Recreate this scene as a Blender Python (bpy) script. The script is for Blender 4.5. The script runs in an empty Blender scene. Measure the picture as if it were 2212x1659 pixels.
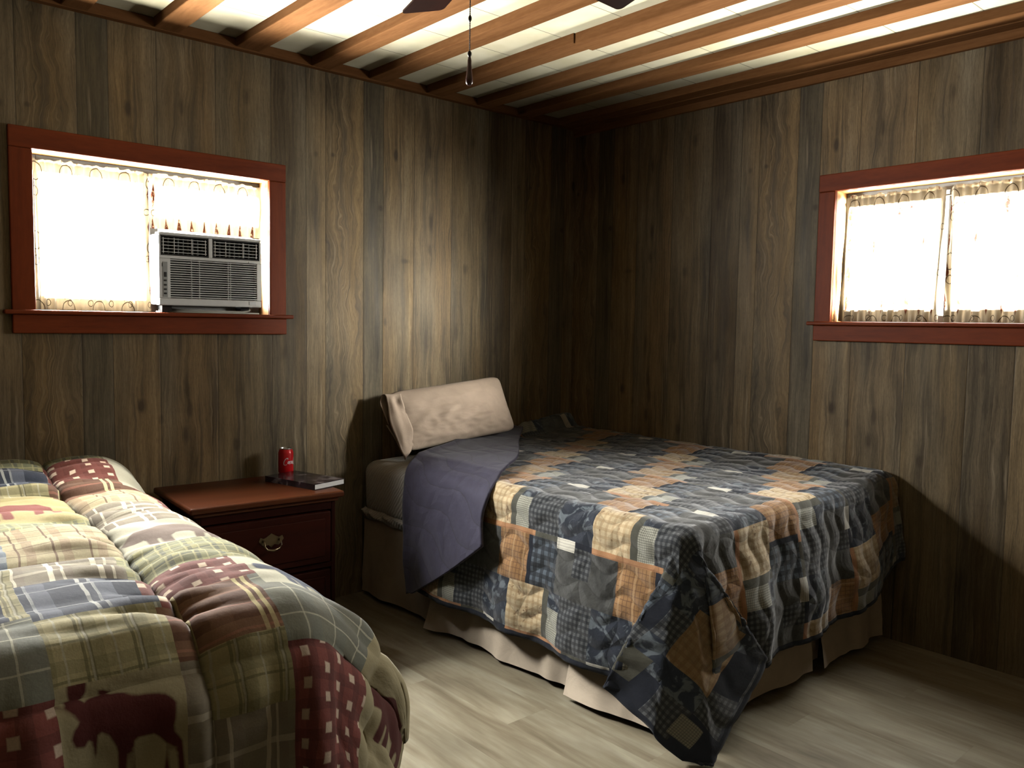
import bpy, bmesh, math, random
import numpy as np
from mathutils import Vector, Matrix

random.seed(7)
RNG = np.random.default_rng(11)
SC = bpy.context.scene
COL = SC.collection
PI = math.pi

# ------------------------------------------------------------------ helpers
def link(o, parent=None):
    COL.objects.link(o)
    if parent is not None:
        o.parent = parent
    return o

def tag(o, label=None, cat=None, group=None, kind=None):
    if label: o['label'] = label
    if cat: o['category'] = cat
    if group: o['group'] = group
    if kind: o['kind'] = kind
    return o

def empty(name, loc=(0, 0, 0), rotz=0.0, parent=None):
    o = bpy.data.objects.new(name, None)
    o.location = loc
    o.rotation_euler = (0, 0, rotz)
    o.empty_display_size = 0.05
    return link(o, parent)

def mesh_obj(name, verts, faces, mats, parent=None, uv=None, mat_idx=None, smooth=False, attrs=None):
    me = bpy.data.meshes.new(name)
    me.from_pydata([tuple(map(float, v)) for v in verts], [], [tuple(map(int, f)) for f in faces])
    if not isinstance(mats, (list, tuple)):
        mats = [mats]
    for m in mats:
        me.materials.append(m)
    if uv is not None:
        lay = me.uv_layers.new(name='UVMap')
        li = np.empty(len(me.loops), dtype=np.int32)
        me.loops.foreach_get('vertex_index', li)
        lay.data.foreach_set('uv', np.asarray(uv, dtype=np.float32)[li].ravel())
    if mat_idx is not None:
        me.polygons.foreach_set('material_index', np.asarray(mat_idx, dtype=np.int32))
    if smooth:
        me.polygons.foreach_set('use_smooth', [True] * len(me.polygons))
    if attrs:
        for k, (typ, arr) in attrs.items():
            a = me.attributes.new(k, typ, 'POINT')
            if typ == 'FLOAT':
                a.data.foreach_set('value', np.asarray(arr, dtype=np.float32).ravel())
            else:
                a.data.foreach_set('color', np.asarray(arr, dtype=np.float32).ravel())
    me.update()
    return link(bpy.data.objects.new(name, me), parent)

def bm_obj(name, bm, mats, parent=None, smooth=False):
    me = bpy.data.meshes.new(name)
    bmesh.ops.recalc_face_normals(bm, faces=bm.faces)
    bm.to_mesh(me)
    bm.free()
    if not isinstance(mats, (list, tuple)):
        mats = [mats]
    for m in mats:
        me.materials.append(m)
    if smooth:
        me.polygons.foreach_set('use_smooth', [True] * len(me.polygons))
    me.update()
    return link(bpy.data.objects.new(name, me), parent)

def add_box(bm, lo, hi, bevel=0.0, seg=2, mat=0):
    lo = Vector(lo); hi = Vector(hi)
    c = (lo + hi) / 2; s = hi - lo
    r = bmesh.ops.create_cube(bm, size=1.0, matrix=Matrix.Translation(c) @ Matrix.Diagonal((s.x, s.y, s.z, 1)))
    vs = r['verts']
    fs = set(f for v in vs for f in v.link_faces)
    if bevel > 0:
        es = list(set(e for v in vs for e in v.link_edges))
        rr = bmesh.ops.bevel(bm, geom=es, offset=bevel, segments=seg, profile=0.5, affect='EDGES')
        fs = set(rr['faces']) | set(f for f in fs if f.is_valid)
    for f in fs:
        if f.is_valid:
            f.material_index = mat

def box_obj(name, lo, hi, mat, parent=None, bevel=0.003, seg=2, smooth=False):
    bm = bmesh.new()
    add_box(bm, lo, hi, bevel, seg)
    return bm_obj(name, bm, mat, parent, smooth)

def add_tube(bm, pts, r, n=8, cap=True, mat=0):
    pts = [Vector(p) for p in pts]
    rs = r if isinstance(r, (list, tuple)) else [r] * len(pts)
    rings = []
    for i, p in enumerate(pts):
        d = (pts[min(i + 1, len(pts) - 1)] - pts[max(i - 1, 0)]).normalized()
        up = Vector((0, 0, 1)) if abs(d.z) < 0.9 else Vector((1, 0, 0))
        u = d.cross(up).normalized(); w = d.cross(u).normalized()
        rings.append([bm.verts.new(p + (u * math.cos(2 * PI * k / n) + w * math.sin(2 * PI * k / n)) * rs[i]) for k in range(n)])
    for a, b in zip(rings, rings[1:]):
        for k in range(n):
            f = bm.faces.new((a[k], a[(k + 1) % n], b[(k + 1) % n], b[k])); f.material_index = mat; f.smooth = True
    if cap:
        bm.faces.new(rings[0][::-1]).material_index = mat
        bm.faces.new(rings[-1]).material_index = mat

def add_lathe(bm, prof, n=32, mat=0, center=(0, 0, 0)):
    cx, cy, cz = center
    rings = []
    for r, z in prof:
        rings.append([bm.verts.new((cx + max(r, 1e-5) * math.cos(2 * PI * k / n), cy + max(r, 1e-5) * math.sin(2 * PI * k / n), cz + z)) for k in range(n)])
    for a, b in zip(rings, rings[1:]):
        for k in range(n):
            f = bm.faces.new((a[k], a[(k + 1) % n], b[(k + 1) % n], b[k])); f.material_index = mat; f.smooth = True

def grid_faces(nu, nv):
    i = np.arange(nu * nv).reshape(nu, nv)
    return np.stack([i[:-1, :-1], i[1:, :-1], i[1:, 1:], i[:-1, 1:]], -1).reshape(-1, 4)

def vnoise(x, y, seed=0):
    """smooth 2-D value noise in -1..1"""
    x = np.asarray(x, float); y = np.asarray(y, float)
    tab = np.random.default_rng(1000 + seed).random((256, 256)) * 2 - 1
    xi = np.floor(x).astype(int); yi = np.floor(y).astype(int)
    fx = x - xi; fy = y - yi
    fx = fx * fx * (3 - 2 * fx); fy = fy * fy * (3 - 2 * fy)
    g = lambda a, b: tab[a & 255, b & 255]
    return (g(xi, yi) * (1 - fx) + g(xi + 1, yi) * fx) * (1 - fy) + (g(xi, yi + 1) * (1 - fx) + g(xi + 1, yi + 1) * fx) * fy

def fbm(x, y, seed=0, octv=3):
    s = 0; a = 1.0; t = 0
    for k in range(octv):
        s = s + a * vnoise(np.asarray(x) * 2 ** k, np.asarray(y) * 2 ** k, seed + k); t += a; a *= .5
    return s / t

def smooth01(t):
    t = np.clip(t, 0, 1)
    return t * t * (3 - 2 * t)

def grid_normals(P):
    du = np.gradient(P, axis=0); dv = np.gradient(P, axis=1)
    n = np.cross(du, dv)
    return n / np.maximum(np.linalg.norm(n, axis=-1, keepdims=True), 1e-9)

def poly_sdf(px, py, poly):
    """signed distance (negative inside) of points to a polygon"""
    P = np.array(poly, float); px = np.asarray(px); py = np.asarray(py)
    d = np.full(px.shape, 1e9); inside = np.zeros(px.shape, bool)
    for (ax, ay), (bx, by) in zip(P, np.roll(P, -1, 0)):
        ex, ey = bx - ax, by - ay
        t = np.clip(((px - ax) * ex + (py - ay) * ey) / (ex * ex + ey * ey + 1e-12), 0, 1)
        d = np.minimum(d, np.hypot(px - ax - t * ex, py - ay - t * ey))
        cond = ((ay > py) != (by > py))
        xx = ax + (py - ay) * ex / (ey if abs(ey) > 1e-12 else 1e-12)
        inside ^= cond & (px < xx)
    return np.where(inside, -d, d)

# ------------------------------------------------------------------ node helpers
class NT:
    def __init__(self, name):
        self.m = bpy.data.materials.new(name)
        self.m.use_nodes = True
        self.t = self.m.node_tree
        self.n = self.t.nodes
        self.b = self.n['Principled BSDF']
    def new(self, typ, **kw):
        n = self.n.new(typ)
        for k, v in kw.items():
            setattr(n, k, v)
        return n
    def set(self, sock, v):
        if isinstance(v, bpy.types.NodeSocket):
            self.t.links.new(v, sock)
        elif v is not None:
            if isinstance(v, (tuple, list)) and len(v) == 3 and sock.type == 'RGBA':
                v = (*v, 1)
            sock.default_value = v
    def math(self, op, a, b=None, c=None, clamp=False):
        n = self.new('ShaderNodeMath', operation=op); n.use_clamp = clamp
        self.set(n.inputs[0], a)
        if b is not None: self.set(n.inputs[1], b)
        if c is not None: self.set(n.inputs[2], c)
        return n.outputs[0]
    def mix(self, f, a, b, blend='MIX'):
        n = self.new('ShaderNodeMix', data_type='RGBA', blend_type=blend)
        self.set(n.inputs[0], f); self.set(n.inputs[6], a); self.set(n.inputs[7], b)
        return n.outputs[2]
    def noise(self, vec, scale=5, detail=4, rough=.55, dist=0.0):
        n = self.new('ShaderNodeTexNoise')
        if vec is not None: self.set(n.inputs['Vector'], vec)
        self.set(n.inputs['Scale'], scale); self.set(n.inputs['Detail'], detail)
        self.set(n.inputs['Roughness'], rough); self.set(n.inputs['Distortion'], dist)
        return n.outputs['Fac']
    def ramp(self, f, stops, interp='LINEAR'):
        n = self.new('ShaderNodeValToRGB'); r = n.color_ramp; r.interpolation = interp
        while len(r.elements) > 1: r.elements.remove(r.elements[-1])
        r.elements[0].position = stops[0][0]; r.elements[0].color = self.c4(stops[0][1])
        for p, c in stops[1:]:
            e = r.elements.new(p); e.color = self.c4(c)
        self.set(n.inputs[0], f)
        return n.outputs[0]
    @staticmethod
    def c4(c):
        if isinstance(c, (int, float)): return (c, c, c, 1)
        return (*c, 1) if len(c) == 3 else c
    def sep(self, v):
        n = self.new('ShaderNodeSeparateXYZ'); self.set(n.inputs[0], v); return n.outputs
    def comb(self, x=0.0, y=0.0, z=0.0):
        n = self.new('ShaderNodeCombineXYZ')
        self.set(n.inputs[0], x); self.set(n.inputs[1], y); self.set(n.inputs[2], z)
        return n.outputs[0]
    def coord(self, which='Object'):
        return self.new('ShaderNodeTexCoord').outputs[which]
    def attr(self, name, out='Fac'):
        n = self.new('ShaderNodeAttribute'); n.attribute_name = name
        return n.outputs[out]
    def mapr(self, v, a, b, c=0.0, d=1.0):
        n = self.new('ShaderNodeMapRange'); n.clamp = True
        self.set(n.inputs[0], v); self.set(n.inputs[1], a); self.set(n.inputs[2], b)
        self.set(n.inputs[3], c); self.set(n.inputs[4], d)
        return n.outputs[0]
    def bump(self, h, strength=.3, dist=.01):
        n = self.new('ShaderNodeBump')
        self.set(n.inputs['Height'], h); self.set(n.inputs['Strength'], strength); self.set(n.inputs['Distance'], dist)
        self.t.links.new(n.outputs[0], self.b.inputs['Normal'])
    def out(self, color=None, rough=None, spec=None, metal=None):
        if color is not None: self.set(self.b.inputs['Base Color'], color)
        if rough is not None: self.set(self.b.inputs['Roughness'], rough)
        if spec is not None: self.set(self.b.inputs['Specular IOR Level'], spec)
        if metal is not None: self.set(self.b.inputs['Metallic'], metal)
        return self.m

def plain(name, col, rough=.6, spec=.3, metal=0.0, var=.12, scale=30):
    k = NT(name)
    f = k.noise(k.coord(), scale, 3)
    c = k.mix(f, tuple(x * (1 - var) for x in col), tuple(min(1, x * (1 + var)) for x in col))
    return k.out(c, rough, spec, metal)

def wood_mat(name, base, dark, axis='X', grain=26, rough=.4, spec=.35, knots=True, bump=.15):
    """sawn or stained timber, grain along the given axis"""
    k = NT(name)
    x, y, z = k.sep(k.coord())
    s = {'X': (x, y, z), 'Y': (y, x, z), 'Z': (z, x, y)}[axis]
    v = k.comb(k.math('MULTIPLY', s[0], .06), s[1], s[2])
    n1 = k.noise(v, grain, 5, .6, .6)
    v2 = k.comb(k.math('MULTIPLY', s[0], .25), s[1], s[2])
    n2 = k.noise(v2, grain * 4, 3, .5)
    f = k.math('ADD', k.math('MULTIPLY', n1, .75), k.math('MULTIPLY', n2, .25))
    c = k.mix(k.mapr(f, .32, .68), dark, base)
    if knots:
        vo = k.new('ShaderNodeTexVoronoi'); vo.feature = 'F1'
        k.set(vo.inputs['Vector'], k.comb(k.math('MULTIPLY', s[0], .45), s[1], s[2])); k.set(vo.inputs['Scale'], 6.5)
        rnd = k.sep(vo.outputs['Color'])[0]
        kn = k.math('MULTIPLY', k.mapr(vo.outputs['Distance'], .05, .14, 1, 0), k.math('GREATER_THAN', rnd, .72))
        c = k.mix(k.math('MULTIPLY', kn, .75), c, tuple(q * .35 for q in dark))
    k.bump(f, bump, .004)
    return k.out(c, rough, spec)

# ------------------------------------------------------------------ camera (solved from the room's vanishing points)
F_PX = 1772.36
yaw, pit, rol = math.radians(48.5506), math.radians(4.1669), math.radians(-0.9293)
fw = Vector((math.cos(pit) * math.cos(yaw), math.cos(pit) * math.sin(yaw), -math.sin(pit)))
rt = Vector((math.sin(yaw), -math.cos(yaw), 0))
dn = fw.cross(rt)
cr, sr = math.cos(rol), math.sin(rol)
r2 = rt * cr + dn * sr
d2 = -rt * sr + dn * cr
cam_d = bpy.data.cameras.new('camera')
cam = link(bpy.data.objects.new('camera', cam_d))
CAM = Vector((-3.579, -3.51, 1.35))
M = Matrix((r2, -d2, -fw)).transposed().to_4x4()
M.translation = CAM
cam.matrix_world = M
cam_d.sensor_width = 36.0
cam_d.lens = F_PX / 2212 * 36.0
cam_d.clip_start = 0.05
SC.camera = cam

# room constants: corner of the two visible walls at the origin, room in x<0, y<0
XL, YF, ZC = -4.75, -4.7, 2.545
BEAM_Z = 2.506
PANEL = 1.26
WA = dict(x0=-2.877, x1=-1.950, z0=1.372, z1=1.968)      # opening in the back wall
WB = dict(y0=-1.655, y1=-2.582, z0=1.382, z1=1.972)      # opening in the right wall

# ------------------------------------------------------------------ wall panelling
PLANKS = [  # width, tint, wavy figure
    (.100, (.290, .250, .200), 0.15), (.205, (.270, .222, .160), 1.0), (.112, (.165, .158, .142), 0.1),
    (.183, (.350, .285, .205), 0.3), (.241, (.265, .216, .160), 0.35), (.249, (.232, .200, .155), 0.2), (.170, (.120, .098, .074), 0.25)]
KNOTS = [  # along panel from its joint, height, half-width, half-height, strength
    (.489, 2.18, .017, .042, 1.), (.70, 2.22, .012, .06, .8), (.705, 1.87, .020, .075, .9), (.935, 1.64, .022, .045, .7),
    (.40, 1.91, .018, .022, .9), (.70, 1.73, .018, .06, .8), (.55, 1.66, .034, .020, .7), (.05, 2.12, .012, .02, .6),
    (.14, 2.13, .014, .014, .7), (1.13, 1.98, .015, .05, .7), (.52, .99, .024, .045, 1.), (.72, .97, .016, .05, .8),
    (.92, .80, .020, .040, .8), (.60, .93, .015, .03, .6), (1.15, 1.2, .014, .05, .7), (.68, 1.25, .012, .09, .7),
    (.43, 1.35, .012, .03, .6), (.88, 1.30, .015, .07, .6), (.70, .86, .018, .05, .8), (.98, 2.32, .02, .06, .7)]

def panel_material():
    k = NT('weathered_plank_panelling')
    u = k.attr('u'); z = k.attr('h'); pu = k.attr('pu'); pw = k.attr('pw'); seed = k.attr('seed'); wav = k.attr('wavy')
    tint = k.attr('tint', 'Color')
    so = k.math('MULTIPLY', seed, 17.3)
    # cathedral figure: distorted lines running up the board
    vd = k.comb(k.math('ADD', k.math('MULTIPLY', pu, 7.0), so), k.math('MULTIPLY', z, 3.2), seed)
    dd = k.math('SUBTRACT', k.noise(vd, 1.0, 3, .55), .5)
    amp = k.math('ADD', k.math('MULTIPLY', wav, .14), .018)
    wob = k.math('MULTIPLY', dd, amp)
    lu = k.math('ADD', pu, wob)
    vg = k.comb(k.math('ADD', k.math('MULTIPLY', lu, 95.0), so), k.math('MULTIPLY', z, .55), seed)
    g1 = k.noise(vg, 1.0, 4, .6)
    vf = k.comb(k.math('ADD', k.math('MULTIPLY', lu, 420.0), so), k.math('MULTIPLY', z, 6.0), seed)
    g2 = k.noise(vf, 1.0, 2, .5)
    vb = k.comb(k.math('ADD', k.math('MULTIPLY', lu, 22.0), so), k.math('MULTIPLY', z, .9), seed)
    g3 = k.noise(vb, 1.0, 4, .6)
    vc = k.comb(k.math('ADD', k.math('MULTIPLY', u, 9.0), 3.0), k.math('MULTIPLY', z, 2.6), 5.0)
    g4 = k.noise(vc, 1.0, 3, .55)
    f = k.math('ADD', k.math('ADD', k.math('MULTIPLY', g1, .20), k.math('MULTIPLY', g2, .16)), k.math('ADD', k.math('MULTIPLY', g3, .36), k.math('MULTIPLY', g4, .28)))
    val = k.mapr(f, .37, .64, .13, .88)
    sp1 = k.noise(k.comb(k.math('MULTIPLY', u, 520.0), k.math('MULTIPLY', z, 42.0), 7.0), 1.0, 2, .6)
    sp2 = k.noise(k.comb(k.math('MULTIPLY', lu, 150.0), k.math('MULTIPLY', z, 9.0), 12.0), 1.0, 3, .6)
    val = k.math('MULTIPLY', val, k.math('MULTIPLY', k.mapr(sp1, .30, .55, .74, 1.06), k.mapr(sp2, .34, .60, .86, 1.08)))
    # grey weathered patches against browner ones
    hue = k.noise(k.comb(k.math('ADD', k.math('MULTIPLY', u, 5.0), so), k.math('MULTIPLY', z, .8), 9.0), 1.0, 2, .5)
    t2 = k.mix(k.mapr(hue, .38, .66), tint, k.mix(.75, tint, (.235, .200, .140)))
    c = k.mix(1.0, t2, k.comb(val, val, val), 'MULTIPLY')
    # pale ridges of the boldly figured boards
    rid = k.math('FRACT', k.math('MULTIPLY', k.math('ADD', pu, k.math('MULTIPLY', dd, .16)), 44.0))
    rid = k.math('ABSOLUTE', k.math('SUBTRACT', rid, .5))
    rmask = k.math('MULTIPLY', k.mapr(rid, .02, .10, 1, 0), k.mapr(wav, .5, .9))
    mid = k.math('SUBTRACT', 1.0, k.math('ABSOLUTE', k.math('DIVIDE', k.math('SUBTRACT', k.math('DIVIDE', pu, pw), .42), .38)), clamp=True)
    rmask = k.math('MULTIPLY', rmask, k.math('MULTIPLY', mid, k.mapr(g4, .3, .6)))
    c = k.mix(k.math('MULTIPLY', rmask, .6), c, (.28, .215, .135))
    dk = k.math('ABSOLUTE', k.math('SUBTRACT', k.math('FRACT', k.math('ADD', .28, k.math('MULTIPLY', k.math('ADD', pu, k.math('MULTIPLY', dd, .16)), 44.0))), .5))
    dm = k.math('MULTIPLY', k.math('MULTIPLY', k.mapr(dk, .02, .12, 1, 0), k.mapr(wav, .5, .9)), mid)
    c = k.mix(k.math('MULTIPLY', dm, .6), c, (.060, .045, .030))
    # long dark streaks
    st = k.noise(k.comb(k.math('ADD', k.math('MULTIPLY', lu, 46.0), so), k.math('MULTIPLY', z, 1.25), 2.0), 1.0, 2, .5)
    c = k.mix(k.math('MULTIPLY', k.mapr(st, .57, .70), .70), c, (.050, .038, .026))
    lt = k.noise(k.comb(k.math('ADD', k.math('MULTIPLY', lu, 60.0), so), k.math('MULTIPLY', z, 1.7), 31.0), 1.0, 2, .5)
    c = k.mix(k.math('MULTIPLY', k.mapr(lt, .64, .76), .45), c, (.29, .235, .160))
    # knots, the same in every sheet
    um = k.math('MODULO', u, PANEL)
    kn = None; ring = None
    jig = k.math('MULTIPLY', k.math('SUBTRACT', g3, .5), .9)
    for (ku, kz, a, b, s) in KNOTS:
        dx = k.math('DIVIDE', k.math('SUBTRACT', um, ku), a)
        dz = k.math('DIVIDE', k.math('SUBTRACT', z, kz), b)
        r = k.math('ADD', k.math('POWER', k.math('ADD', k.math('MULTIPLY', dx, dx), k.math('MULTIPLY', dz, dz)), .5), jig)
        core = k.mapr(r, .35, 1.05, s, 0)
        tail = k.math('MULTIPLY', k.math('MULTIPLY', k.mapr(k.math('ABSOLUTE', dx), .15, .75, 1, 0), k.mapr(k.math('ABSOLUTE', dz), .6, 3.6, 1, 0)), .40 * s)
        m = k.math('MAXIMUM', core, tail)
        kn = m if kn is None else k.math('MAXIMUM', kn, m)
    c = k.mix(k.math('MULTIPLY', kn, .88), c, (.026, .018, .012))
    # grooves between the boards
    edge = k.math('MINIMUM', pu, k.math('SUBTRACT', pw, pu))
    c = k.mix(k.mapr(edge, .0004, .0030, .70, 0), c, (.012, .009, .007))
    sh = k.math('SUBTRACT', k.math('MULTIPLY', g1, .5), k.mapr(edge, .0, .004, 1, 0))
    k.bump(sh, .22, .004)
    return k.out(c, k.mapr(g3, .3, .7, .46, .60), .14)

M_PANEL = panel_material()

def panel_wall(name, length, joint, place, openings=(), z1=2.53, seedbase=0):
    """length: wall runs u=0..length; joint: u of one sheet joint; place(u, z) -> world point; openings in (u0,u1,z0,z1)"""
    bounds = []
    u = joint - PANEL * 6
    while u < length:
        x = u
        for i, (w, t, wv) in enumerate(PLANKS):
            bounds.append((x, x + w, i)); x += w
        u += PANEL
    V = []; Fc = []; U = []; H = []; PU = []; PW = []; SD = []; TN = []; WV = []
    def quad(a, b, za, zb, x0, w, i):
        n = len(V)
        for (uu, zz) in ((a, za), (b, za), (b, zb), (a, zb)):
            V.append(place(uu, zz)); U.append(uu - joint + PANEL * 6); H.append(zz); PU.append(uu - x0); PW.append(w)
            SD.append(i * .71 + seedbase); TN.append((PLANKS[i][1][0] * .98, PLANKS[i][1][1] * .82, PLANKS[i][1][2] * .56, 1)); WV.append(PLANKS[i][2])
        Fc.append((n, n + 1, n + 2, n + 3))
    for (a, b, i) in bounds:
        lo, hi = max(a, 0), min(b, length)
        if hi - lo < 1e-4: continue
        cuts = [lo, hi]
        for (o0, o1, _, _) in openings:
            cuts += [c for c in (o0, o1) if lo < c < hi]
        cuts.sort()
        for c0, c1 in zip(cuts, cuts[1:]):
            if c1 - c0 < 1e-5: continue
            mid = (c0 + c1) / 2
            op = [o for o in openings if o[0] < mid < o[1]]
            if op:
                quad(c0, c1, 0, op[0][2], a, b - a, i); quad(c0, c1, op[0][3], z1, a, b - a, i)
            else:
                quad(c0, c1, 0, z1, a, b - a, i)
    o = mesh_obj(name, V, Fc, M_PANEL, attrs={'u': ('FLOAT', U), 'h': ('FLOAT', H), 'pu': ('FLOAT', PU), 'pw': ('FLOAT', PW),
                 'seed': ('FLOAT', SD), 'wavy': ('FLOAT', WV), 'tint': ('FLOAT_COLOR', TN)})
    return tag(o, kind='structure')

LA = -XL
tag(panel_wall('wall_back', LA, LA - 1.764, lambda u, z: (XL + u, 0, z), [(WA['x0'] - XL, WA['x1'] - XL, WA['z0'], WA['z1'])]),
    'back wall of grey brown weathered plank panelling behind both beds', 'wall')
tag(panel_wall('wall_right', -YF, 1.151, lambda u, z: (0, -u, z), [(-WB['y0'], -WB['y1'], WB['z0'], WB['z1'])]),
    'right wall of weathered plank panelling along the quilted bed', 'wall')
tag(panel_wall('wall_left', -YF, .4, lambda u, z: (XL, YF + u, z)), 'left wall of weathered plank panelling out of view', 'wall')
tag(panel_wall('wall_front', LA, .2, lambda u, z: (-u, YF, z)), 'front wall of weathered plank panelling behind the viewer', 'wall')

# ------------------------------------------------------------------ floor
def floor_material():
    k = NT('pale_vinyl_plank_floor')
    x, y, z = k.sep(k.coord())
    pw, pl = .18, 1.22
    ix = k.math('FLOOR', k.math('DIVIDE', x, pw))
    off = k.math('MULTIPLY', k.math('FRACT', k.math('MULTIPLY', ix, .377)), pl)
    iy = k.math('FLOOR', k.math('DIVIDE', k.math('ADD', y, off), pl))
    rnd = k.math('FRACT', k.math('MULTIPLY', k.math('SINE', k.math('ADD', k.math('MULTIPLY', ix, 12.99), k.math('MULTIPLY', iy, 78.2))), 4375.5))
    v = k.comb(k.math('ADD', k.math('MULTIPLY', x, 9.0), k.math('MULTIPLY', rnd, 40)), k.math('MULTIPLY', y, 1.5), rnd)
    n1 = k.noise(v, 1.0, 4, .55, .5)
    v2 = k.comb(k.math('MULTIPLY', x, 60.0), k.math('MULTIPLY', y, 5.0), rnd)
    n2 = k.noise(v2, 1.0, 3, .5)
    f = k.math('ADD', k.math('MULTIPLY', n1, .78), k.math('MULTIPLY', n2, .22))
    c = k.ramp(f, [(.30, (.155, .125, .082)), (.5, (.300, .262, .190)), (.70, (.44, .405, .315))])
    vv = k.mapr(rnd, 0, 1, .94, 1.05)
    c = k.mix(1.0, c, k.comb(vv, vv, vv), 'MULTIPLY')
    ex = k.math('ABSOLUTE', k.math('SUBTRACT', k.math('FRACT', k.math('DIVIDE', x, pw)), .5))
    ey = k.math('ABSOLUTE', k.math('SUBTRACT', k.math('FRACT', k.math('DIVIDE', k.math('ADD', y, off), pl)), .5))
    gr = k.math('MAXIMUM', k.mapr(ex, .491, .499), k.mapr(ey, .4985, .4998))
    c = k.mix(k.math('MULTIPLY', gr, .12), c, (.09, .075, .055))
    bl = k.noise(k.comb(k.math('MULTIPLY', x, 3.4), k.math('MULTIPLY', y, 1.6), 0), 1.0, 4, .6)
    bv = k.mapr(bl, .32, .68, .78, 1.18)
    c = k.mix(1.0, c, k.comb(bv, bv, k.math('MULTIPLY', bv, .98)), 'MULTIPLY')
    k.bump(f, .05, .003)
    return k.out(c, .5, .30)

tag(box_obj('floor', (XL, YF, -.04), (.0, .0, 0), floor_material(), bevel=0), 'pale grey beige wood plank vinyl floor', 'floor', kind='structure')

# ------------------------------------------------------------------ ceiling: tiles, battens
def ceiling_material():
    k = NT('cream_fibre_ceiling_tiles')
    x, y, z = k.sep(k.coord())
    n = k.noise(k.coord(), 55, 4, .6)
    nb = k.noise(k.coord(), 7, 3, .5)
    c = k.mix(k.mapr(nb, .3, .7), (.62, .57, .39), (.70, .66, .50))
    c = k.mix(k.math('MULTIPLY', k.mapr(n, .58, .72), .25), c, (.62, .55, .36))
    fy = k.math('ABSOLUTE', k.math('SUBTRACT', k.math('FRACT', k.math('DIVIDE', k.math('ADD', y, .020), .325)), .5))
    fx = k.math('ABSOLUTE', k.math('SUBTRACT', k.math('FRACT', k.math('DIVIDE', k.math('ADD', x, .05), .33)), .5))
    g = k.math('MAXIMUM', k.mapr(fy, .490, .497), k.mapr(fx, .490, .497))
    c = k.mix(k.math('MULTIPLY', g, .8), c, (.10, .09, .06))
    k.bump(k.math('SUBTRACT', k.math('MULTIPLY', n, .5), g), .25, .003)
    return k.out(c, .8, .15)

tag(box_obj('ceiling', (XL - .2, YF - .2, ZC), (.2, .2, ZC + .05), ceiling_material(), bevel=0), 'cream fibre tile ceiling between timber battens', 'ceiling', kind='structure')

M_BEAM = wood_mat('sawn_pine_batten', (.185, .088, .036), (.105, .046, .017), 'Y', 22, .8, .02)
M_BEAMX = wood_mat('sawn_pine_edge_batten', (.140, .064, .026), (.085, .036, .013), 'X', 22, .8, .02)
bcent = [-2.393, -2.053, -1.707, -1.402, -1.064, -.742, -.452]
while bcent[0] > XL + .35:
    bcent.insert(0, bcent[0] - .337)
for i, bx in enumerate(bcent):
    w = .050 + .004 * math.sin(i * 2.1)
    bm = bmesh.new()
    ysplit = -1.07 if abs(bx + 1.064) < .01 else None
    if ysplit:      # this one is pieced from two lengths, one a touch lower
        add_box(bm, (bx - w, ysplit, BEAM_Z), (bx + w, -.036, ZC + .002), .003)
        add_box(bm, (bx - w + .006, YF, BEAM_Z - .008), (bx + w + .006, ysplit - .001, ZC + .002), .003)
    else:
        add_box(bm, (bx - w, YF, BEAM_Z + .003 * math.sin(i * 3.7)), (bx + w, -.036, ZC + .002), .003)
    tag(bm_obj('ceiling_beam', bm, M_BEAM), 'sawn pine batten running across the cream ceiling', 'beam', 'pine ceiling battens', 'structure')
tag(box_obj('ceiling_beam', (-.185, YF, BEAM_Z), (-.095, -.036, ZC + .002), M_BEAM), 'pine batten closest to the right wall under the ceiling edge', 'beam', 'pine ceiling battens', 'structure')
tag(box_obj('trim_1', (XL, -.035, BEAM_Z - .004), (-.005, 0, ZC), M_BEAMX, bevel=.003), 'pine edge strip where the back wall meets the ceiling', 'trim', kind='structure')
bm = bmesh.new()
add_box(bm, (-.094, YF, BEAM_Z - .002), (0, -.036, ZC), .003)
add_box(bm, (-.024, YF, 2.468), (0, -.001, BEAM_Z), .003)
tag(bm_obj('trim_2', bm, M_BEAM), 'stepped pine edge strip where the right wall meets the ceiling', 'trim', kind='structure')

# ------------------------------------------------------------------ windows
M_CASE = wood_mat('red_brown_stained_casing', (.150, .030, .007), (.075, .012, .003), 'X', 18, .50, .12)
M_CASEV = wood_mat('red_brown_stained_jamb', (.150, .030, .007), (.075, .012, .003), 'Z', 18, .50, .12)
M_JAMB = wood_mat('honey_pine_reveal', (.52, .26, .09), (.36, .15, .045), 'Y', 18, .5, .3, knots=False)
M_ALU = plain('white_painted_sash', (.75, .74, .70), .45)
def glass_mat():
    k = NT('clear_window_glass')
    out = k.n['Material Output']
    tr = k.new('ShaderNodeBsdfTransparent'); gl = k.new('ShaderNodeBsdfGlossy'); gl.inputs['Roughness'].default_value = .02
    fr = k.new('ShaderNodeFresnel'); fr.inputs['IOR'].default_value = 1.45
    n = k.noise(k.coord(), 2, 1)
    mx = k.new('ShaderNodeMixShader')
    k.set(tr.inputs[0], k.mix(n, (.93, .95, .95), (.97, .98, .98)))
    k.set(mx.inputs[0], k.math('MULTIPLY', fr.outputs[0], .4)); k.t.links.new(tr.outputs[0], mx.inputs[1]); k.t.links.new(gl.outputs[0], mx.inputs[2])
    k.t.links.new(mx.outputs[0], out.inputs[0])
    return k.m
M_GLASS = glass_mat()

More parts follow.
